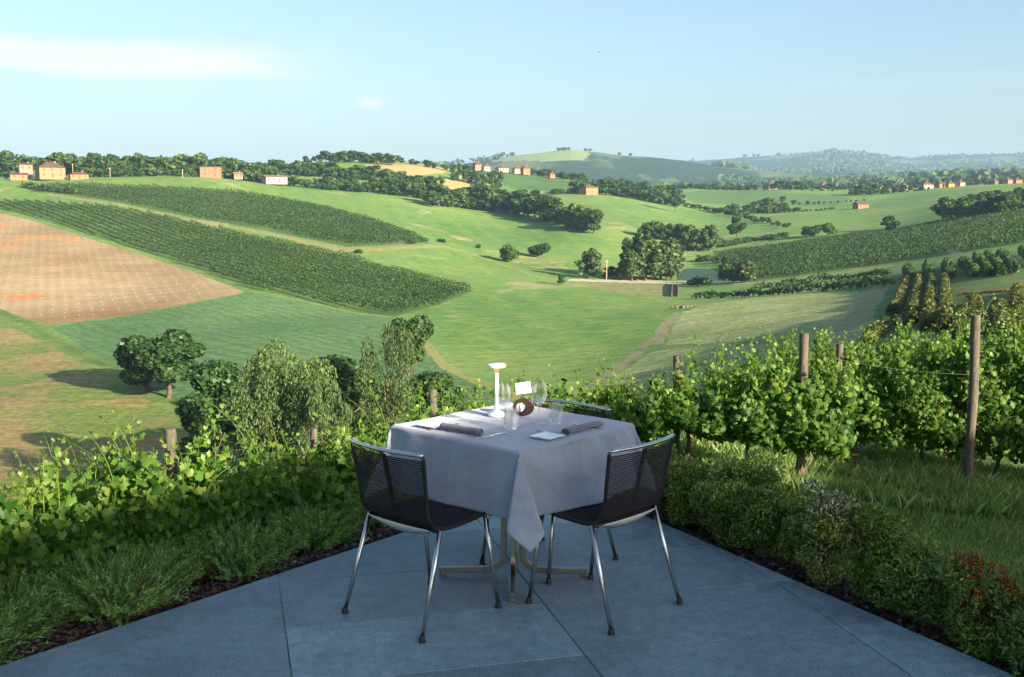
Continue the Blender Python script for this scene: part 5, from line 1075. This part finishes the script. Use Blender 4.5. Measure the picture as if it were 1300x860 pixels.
plate(551, 542, 'left square white side plate partly behind the rolled napkin'); plate(695, 556.5, 'right square white side plate near the front corner of the table')
def napkin(p, q, rad, label, flat=1.0):
    P0, P1 = np.array([*T(*p), ZT]), np.array([*T(*q), ZT]); L = np.linalg.norm(P1 - P0); o = MB(); ns = 24; prof = []
    for k in range(76): t_ = k / 75 * 2 * PI * 3.1; r_ = rad * (.22 + .78 * k / 75); prof.append((r_ * math.cos(t_), r_ * math.sin(t_) * flat + rad * flat))
    G = [[((i / (ns - 1)) * L, a + .0015 * math.sin(i * .8 + k), b + .001 * math.sin(i * .5)) for k, (a, b) in enumerate(prof)] for i in range(ns)]
    ob = o.grid(G).build('napkin', M['napkin'], smooth='all', loc=tuple(P0)); ob.rotation_euler = (0, 0, math.atan2(P1[1] - P0[1], P1[0] - P0[0])); s = ob.modifiers.new('thick', 'SOLIDIFY'); s.thickness = .0014
    return tag(ob, label, 'napkin', 'rolled napkins')
napkin((-.31, -.085), (-.325, .15), .0225, 'left dark napkin tightly rolled, its spiral end towards the centre', .85)
napkin((-.02, -.345), (.245, -.335), .026, 'right dark napkin loosely rolled and flattened', .55)
def cutlery(p, q, kind, label):
    P0, P1 = np.array([*T(*p), ZT + .001]), np.array([*T(*q), ZT + .001]); L = np.linalg.norm(P1 - P0); b = MB()
    if kind == 'knife': W = [(0, .0035), (.1, .0055), (.4, .0045), (.5, .004), (.55, .0075), (.85, .009), (.97, .006), (1, .001)]
    else: W = [(0, .006), (.12, .0055), (.5, .003), (.62, .0035), (.72, .009), (.8, .0115)]
    V = [];
    for u, w in W: V += [(u * L, -w, .0005), (u * L, w, .0005), (u * L, w * .8, .0028), (u * L, -w * .8, .0028)]
    m = len(W); Fc = [(i * 4 + j, i * 4 + (j + 1) % 4, i * 4 + 4 + (j + 1) % 4, i * 4 + 4 + j) for i in range(m - 1) for j in range(4)] + [(3, 2, 1, 0), tuple((m - 1) * 4 + j for j in range(4))]
    b.add(V, Fc)
    if kind == 'fork':
        for k in range(4): b.box((L * .895, -.0085 + k * .00567, .0018), (L * .2, .0028, .0024))
    ob = b.build(kind, M['steel'], loc=tuple(P0)); ob.rotation_euler = (0, 0, math.atan2(P1[1] - P0[1], P1[0] - P0[0])); tag(ob, label, kind, 'cutlery')
cutlery((-.375, -.112), (-.175, -.118), 'knife', 'knife lying right of the tightly rolled napkin')
cutlery((-.375, .186), (-.185, .184), 'fork', 'fork between the left side plate and the rolled napkin')
cutlery((-.048, -.39), (-.045, -.19), 'fork', 'fork between the right side plate and the flattened napkin')
cutlery((.19, -.398), (.185, -.215), 'knife', 'knife crossing under the flattened napkin')

# ------------------------------------------------------------------ unseen building behind the viewer, added and sized to shade the terrace
SB = empty('shade_building', (0, 0, 0), 0, 'unseen plain building behind the terrace, added to shade it', 'building')
SUNH = np.array(SUN_AZ) / np.linalg.norm(SUN_AZ); SQd = np.array([-SUNH[1], SUNH[0]]); base_a = math.atan2(SQd[1], SQd[0])
def block(q0, q1, L0_, L1_, h, nm):
    c_ = SUNH * (L0_ + L1_) / 2 + SQd * (q0 + q1) / 2; return MB().box((c_[0], c_[1], h / 2 - .5), (q1 - q0, L1_ - L0_, h + 1), base_a).build(nm, M['w_cream'], SB)
BH = dict(main=5.85, wing=4.82)
block(-1.2, 7.3, 12.5, 18, BH['main'], 'wall'); block(7.3, 12.5, 12.5, 17, BH['wing'], 'wing')  # lower block added beside the main one, letting sun onto the right vines

# ------------------------------------------------------------------ air
hz = MB().box((0, 4300, 150), (15000, 10600, 460)).build('haze', None or M['glass']); hz.data.materials.clear()
t = NT('evening_haze'); pv = t.n('ShaderNodeVolumePrincipled'); pv.inputs['Color'].default_value = (.45, .70, 1.0, 1); pv.inputs['Density'].default_value = 8e-5; pv.inputs['Anisotropy'].default_value = 0.0
t.l(pv.outputs[0], t.out.inputs['Volume']); hz.data.materials.append(t.m); hz['kind'] = 'stuff'

# ------------------------------------------------------------------ light, sky, camera
w = bpy.data.worlds.new('World'); SC.world = w; w.use_nodes = True; nt = w.node_tree; nt.nodes.clear()
N_ = lambda typ, **kw: (lambda q: [setattr(q, k, v) for k, v in kw.items()] and q or q)(nt.nodes.new(typ))
out = N_('ShaderNodeOutputWorld'); bg = N_('ShaderNodeBackground'); sky = N_('ShaderNodeTexSky', sky_type='NISHITA', sun_disc=False, sun_elevation=SUN_EL, sun_rotation=math.atan2(SUN_AZ[0], SUN_AZ[1]), altitude=200, air_density=1.0, dust_density=3.0, ozone_density=2.2)
tc = N_('ShaderNodeTexCoord'); mp = N_('ShaderNodeMapping'); mp.inputs['Scale'].default_value = (1.6, 1.6, 16); mp.inputs['Rotation'].default_value = (0, .05, 0); nt.links.new(tc.outputs['Generated'], mp.inputs[0])
ns = N_('ShaderNodeTexNoise'); ns.inputs['Scale'].default_value = 2.6; ns.inputs['Detail'].default_value = 7; ns.inputs['Roughness'].default_value = .6; nt.links.new(mp.outputs[0], ns.inputs[0])
rp = N_('ShaderNodeValToRGB'); rp.color_ramp.elements[0].position = .5; rp.color_ramp.elements[1].position = .78; nt.links.new(ns.outputs[0], rp.inputs[0])
def W_math(op, a, b, cl=False):
    q = N_('ShaderNodeMath', operation=op, use_clamp=cl)
    for v, i in ((a, 0), (b, 1)):
        if hasattr(v, 'links'): nt.links.new(v, q.inputs[i])
        else: q.inputs[i].default_value = v
    return q.outputs[0]
sxyz = N_('ShaderNodeSeparateXYZ'); nt.links.new(tc.outputs['Generated'], sxyz.inputs[0])
# a thin streak low in the west-facing sky plus faint veils
def bumpf(v, c, wd): q = W_math('DIVIDE', W_math('SUBTRACT', v, c), wd); return W_math('SUBTRACT', 1.0, W_math('MULTIPLY', q, q), True)
band = W_math('MULTIPLY', bumpf(sxyz.outputs[2], .128, .022), bumpf(sxyz.outputs[0], -.42, .28))
fc = W_math('MULTIPLY', W_math('ADD', W_math('MULTIPLY', band, 1.0), .12, True), rp.outputs[0])
band2 = W_math('MULTIPLY', W_math('MULTIPLY', bumpf(sxyz.outputs[2], .122, .020), bumpf(sxyz.outputs[0], -.36, .22)), 1.5)
mp2 = N_('ShaderNodeMapping'); mp2.inputs['Scale'].default_value = (3.4, 3.4, 17); nt.links.new(tc.outputs['Generated'], mp2.inputs[0])
n2 = N_('ShaderNodeTexNoise'); n2.inputs['Scale'].default_value = 2.2; n2.inputs['Detail'].default_value = 8; n2.inputs['Roughness'].default_value = .58; nt.links.new(mp2.outputs[0], n2.inputs[0])
rp2 = N_('ShaderNodeValToRGB'); rp2.color_ramp.elements[0].position = .42; rp2.color_ramp.elements[1].position = .62; nt.links.new(n2.outputs[0], rp2.inputs[0])
fc = W_math('ADD', fc, W_math('MULTIPLY', W_math('MULTIPLY', band2, 1.05), rp2.outputs[0]), True)
puff = W_math('MULTIPLY', bumpf(sxyz.outputs[2], .0895, .006), bumpf(sxyz.outputs[0], -.126, .014)); fc = W_math('ADD', fc, W_math('MULTIPLY', puff, W_math('MULTIPLY', n2.outputs[0], 1.2)), True)
mx = N_('ShaderNodeMix', data_type='RGBA'); nt.links.new(fc, mx.inputs[0]); nt.links.new(sky.outputs[0], mx.inputs[6]); mx.inputs[7].default_value = (4.1, 4.2, 4.3, 1)
nt.links.new(mx.outputs[2], bg.inputs[0]); bg.inputs[1].default_value = .058; nt.links.new(bg.outputs[0], out.inputs[0])
sn = bpy.data.lights.new('sun', 'SUN'); sn.energy = 4.3; sn.angle = math.radians(.5); sn.color = (1, .86, .66); so = link(bpy.data.objects.new('sun', sn))
from mathutils import Vector
so.rotation_euler = Vector((SUNH[0] * math.cos(SUN_EL), SUNH[1] * math.cos(SUN_EL), math.sin(SUN_EL))).to_track_quat('Z', 'Y').to_euler()
cam = bpy.data.cameras.new('camera'); cam.sensor_width = 36; cam.lens = 36 * F_ / 1300; cam.clip_end = 30000; cam.clip_start = .05
cm = link(bpy.data.objects.new('camera', cam)); cm.location = (0, 0, CH); cm.rotation_euler = (PI / 2 - PT, 0, 0); SC.camera = cm
SC.view_settings.view_transform = 'Standard'; SC.view_settings.look = 'None'; SC.view_settings.exposure = 2.05; SC.view_settings.gamma = 1
SC.cycles.max_bounces = 8; SC.cycles.transparent_max_bounces = 16; SC.cycles.volume_bounces = 0; SC.cycles.volume_max_steps = 64
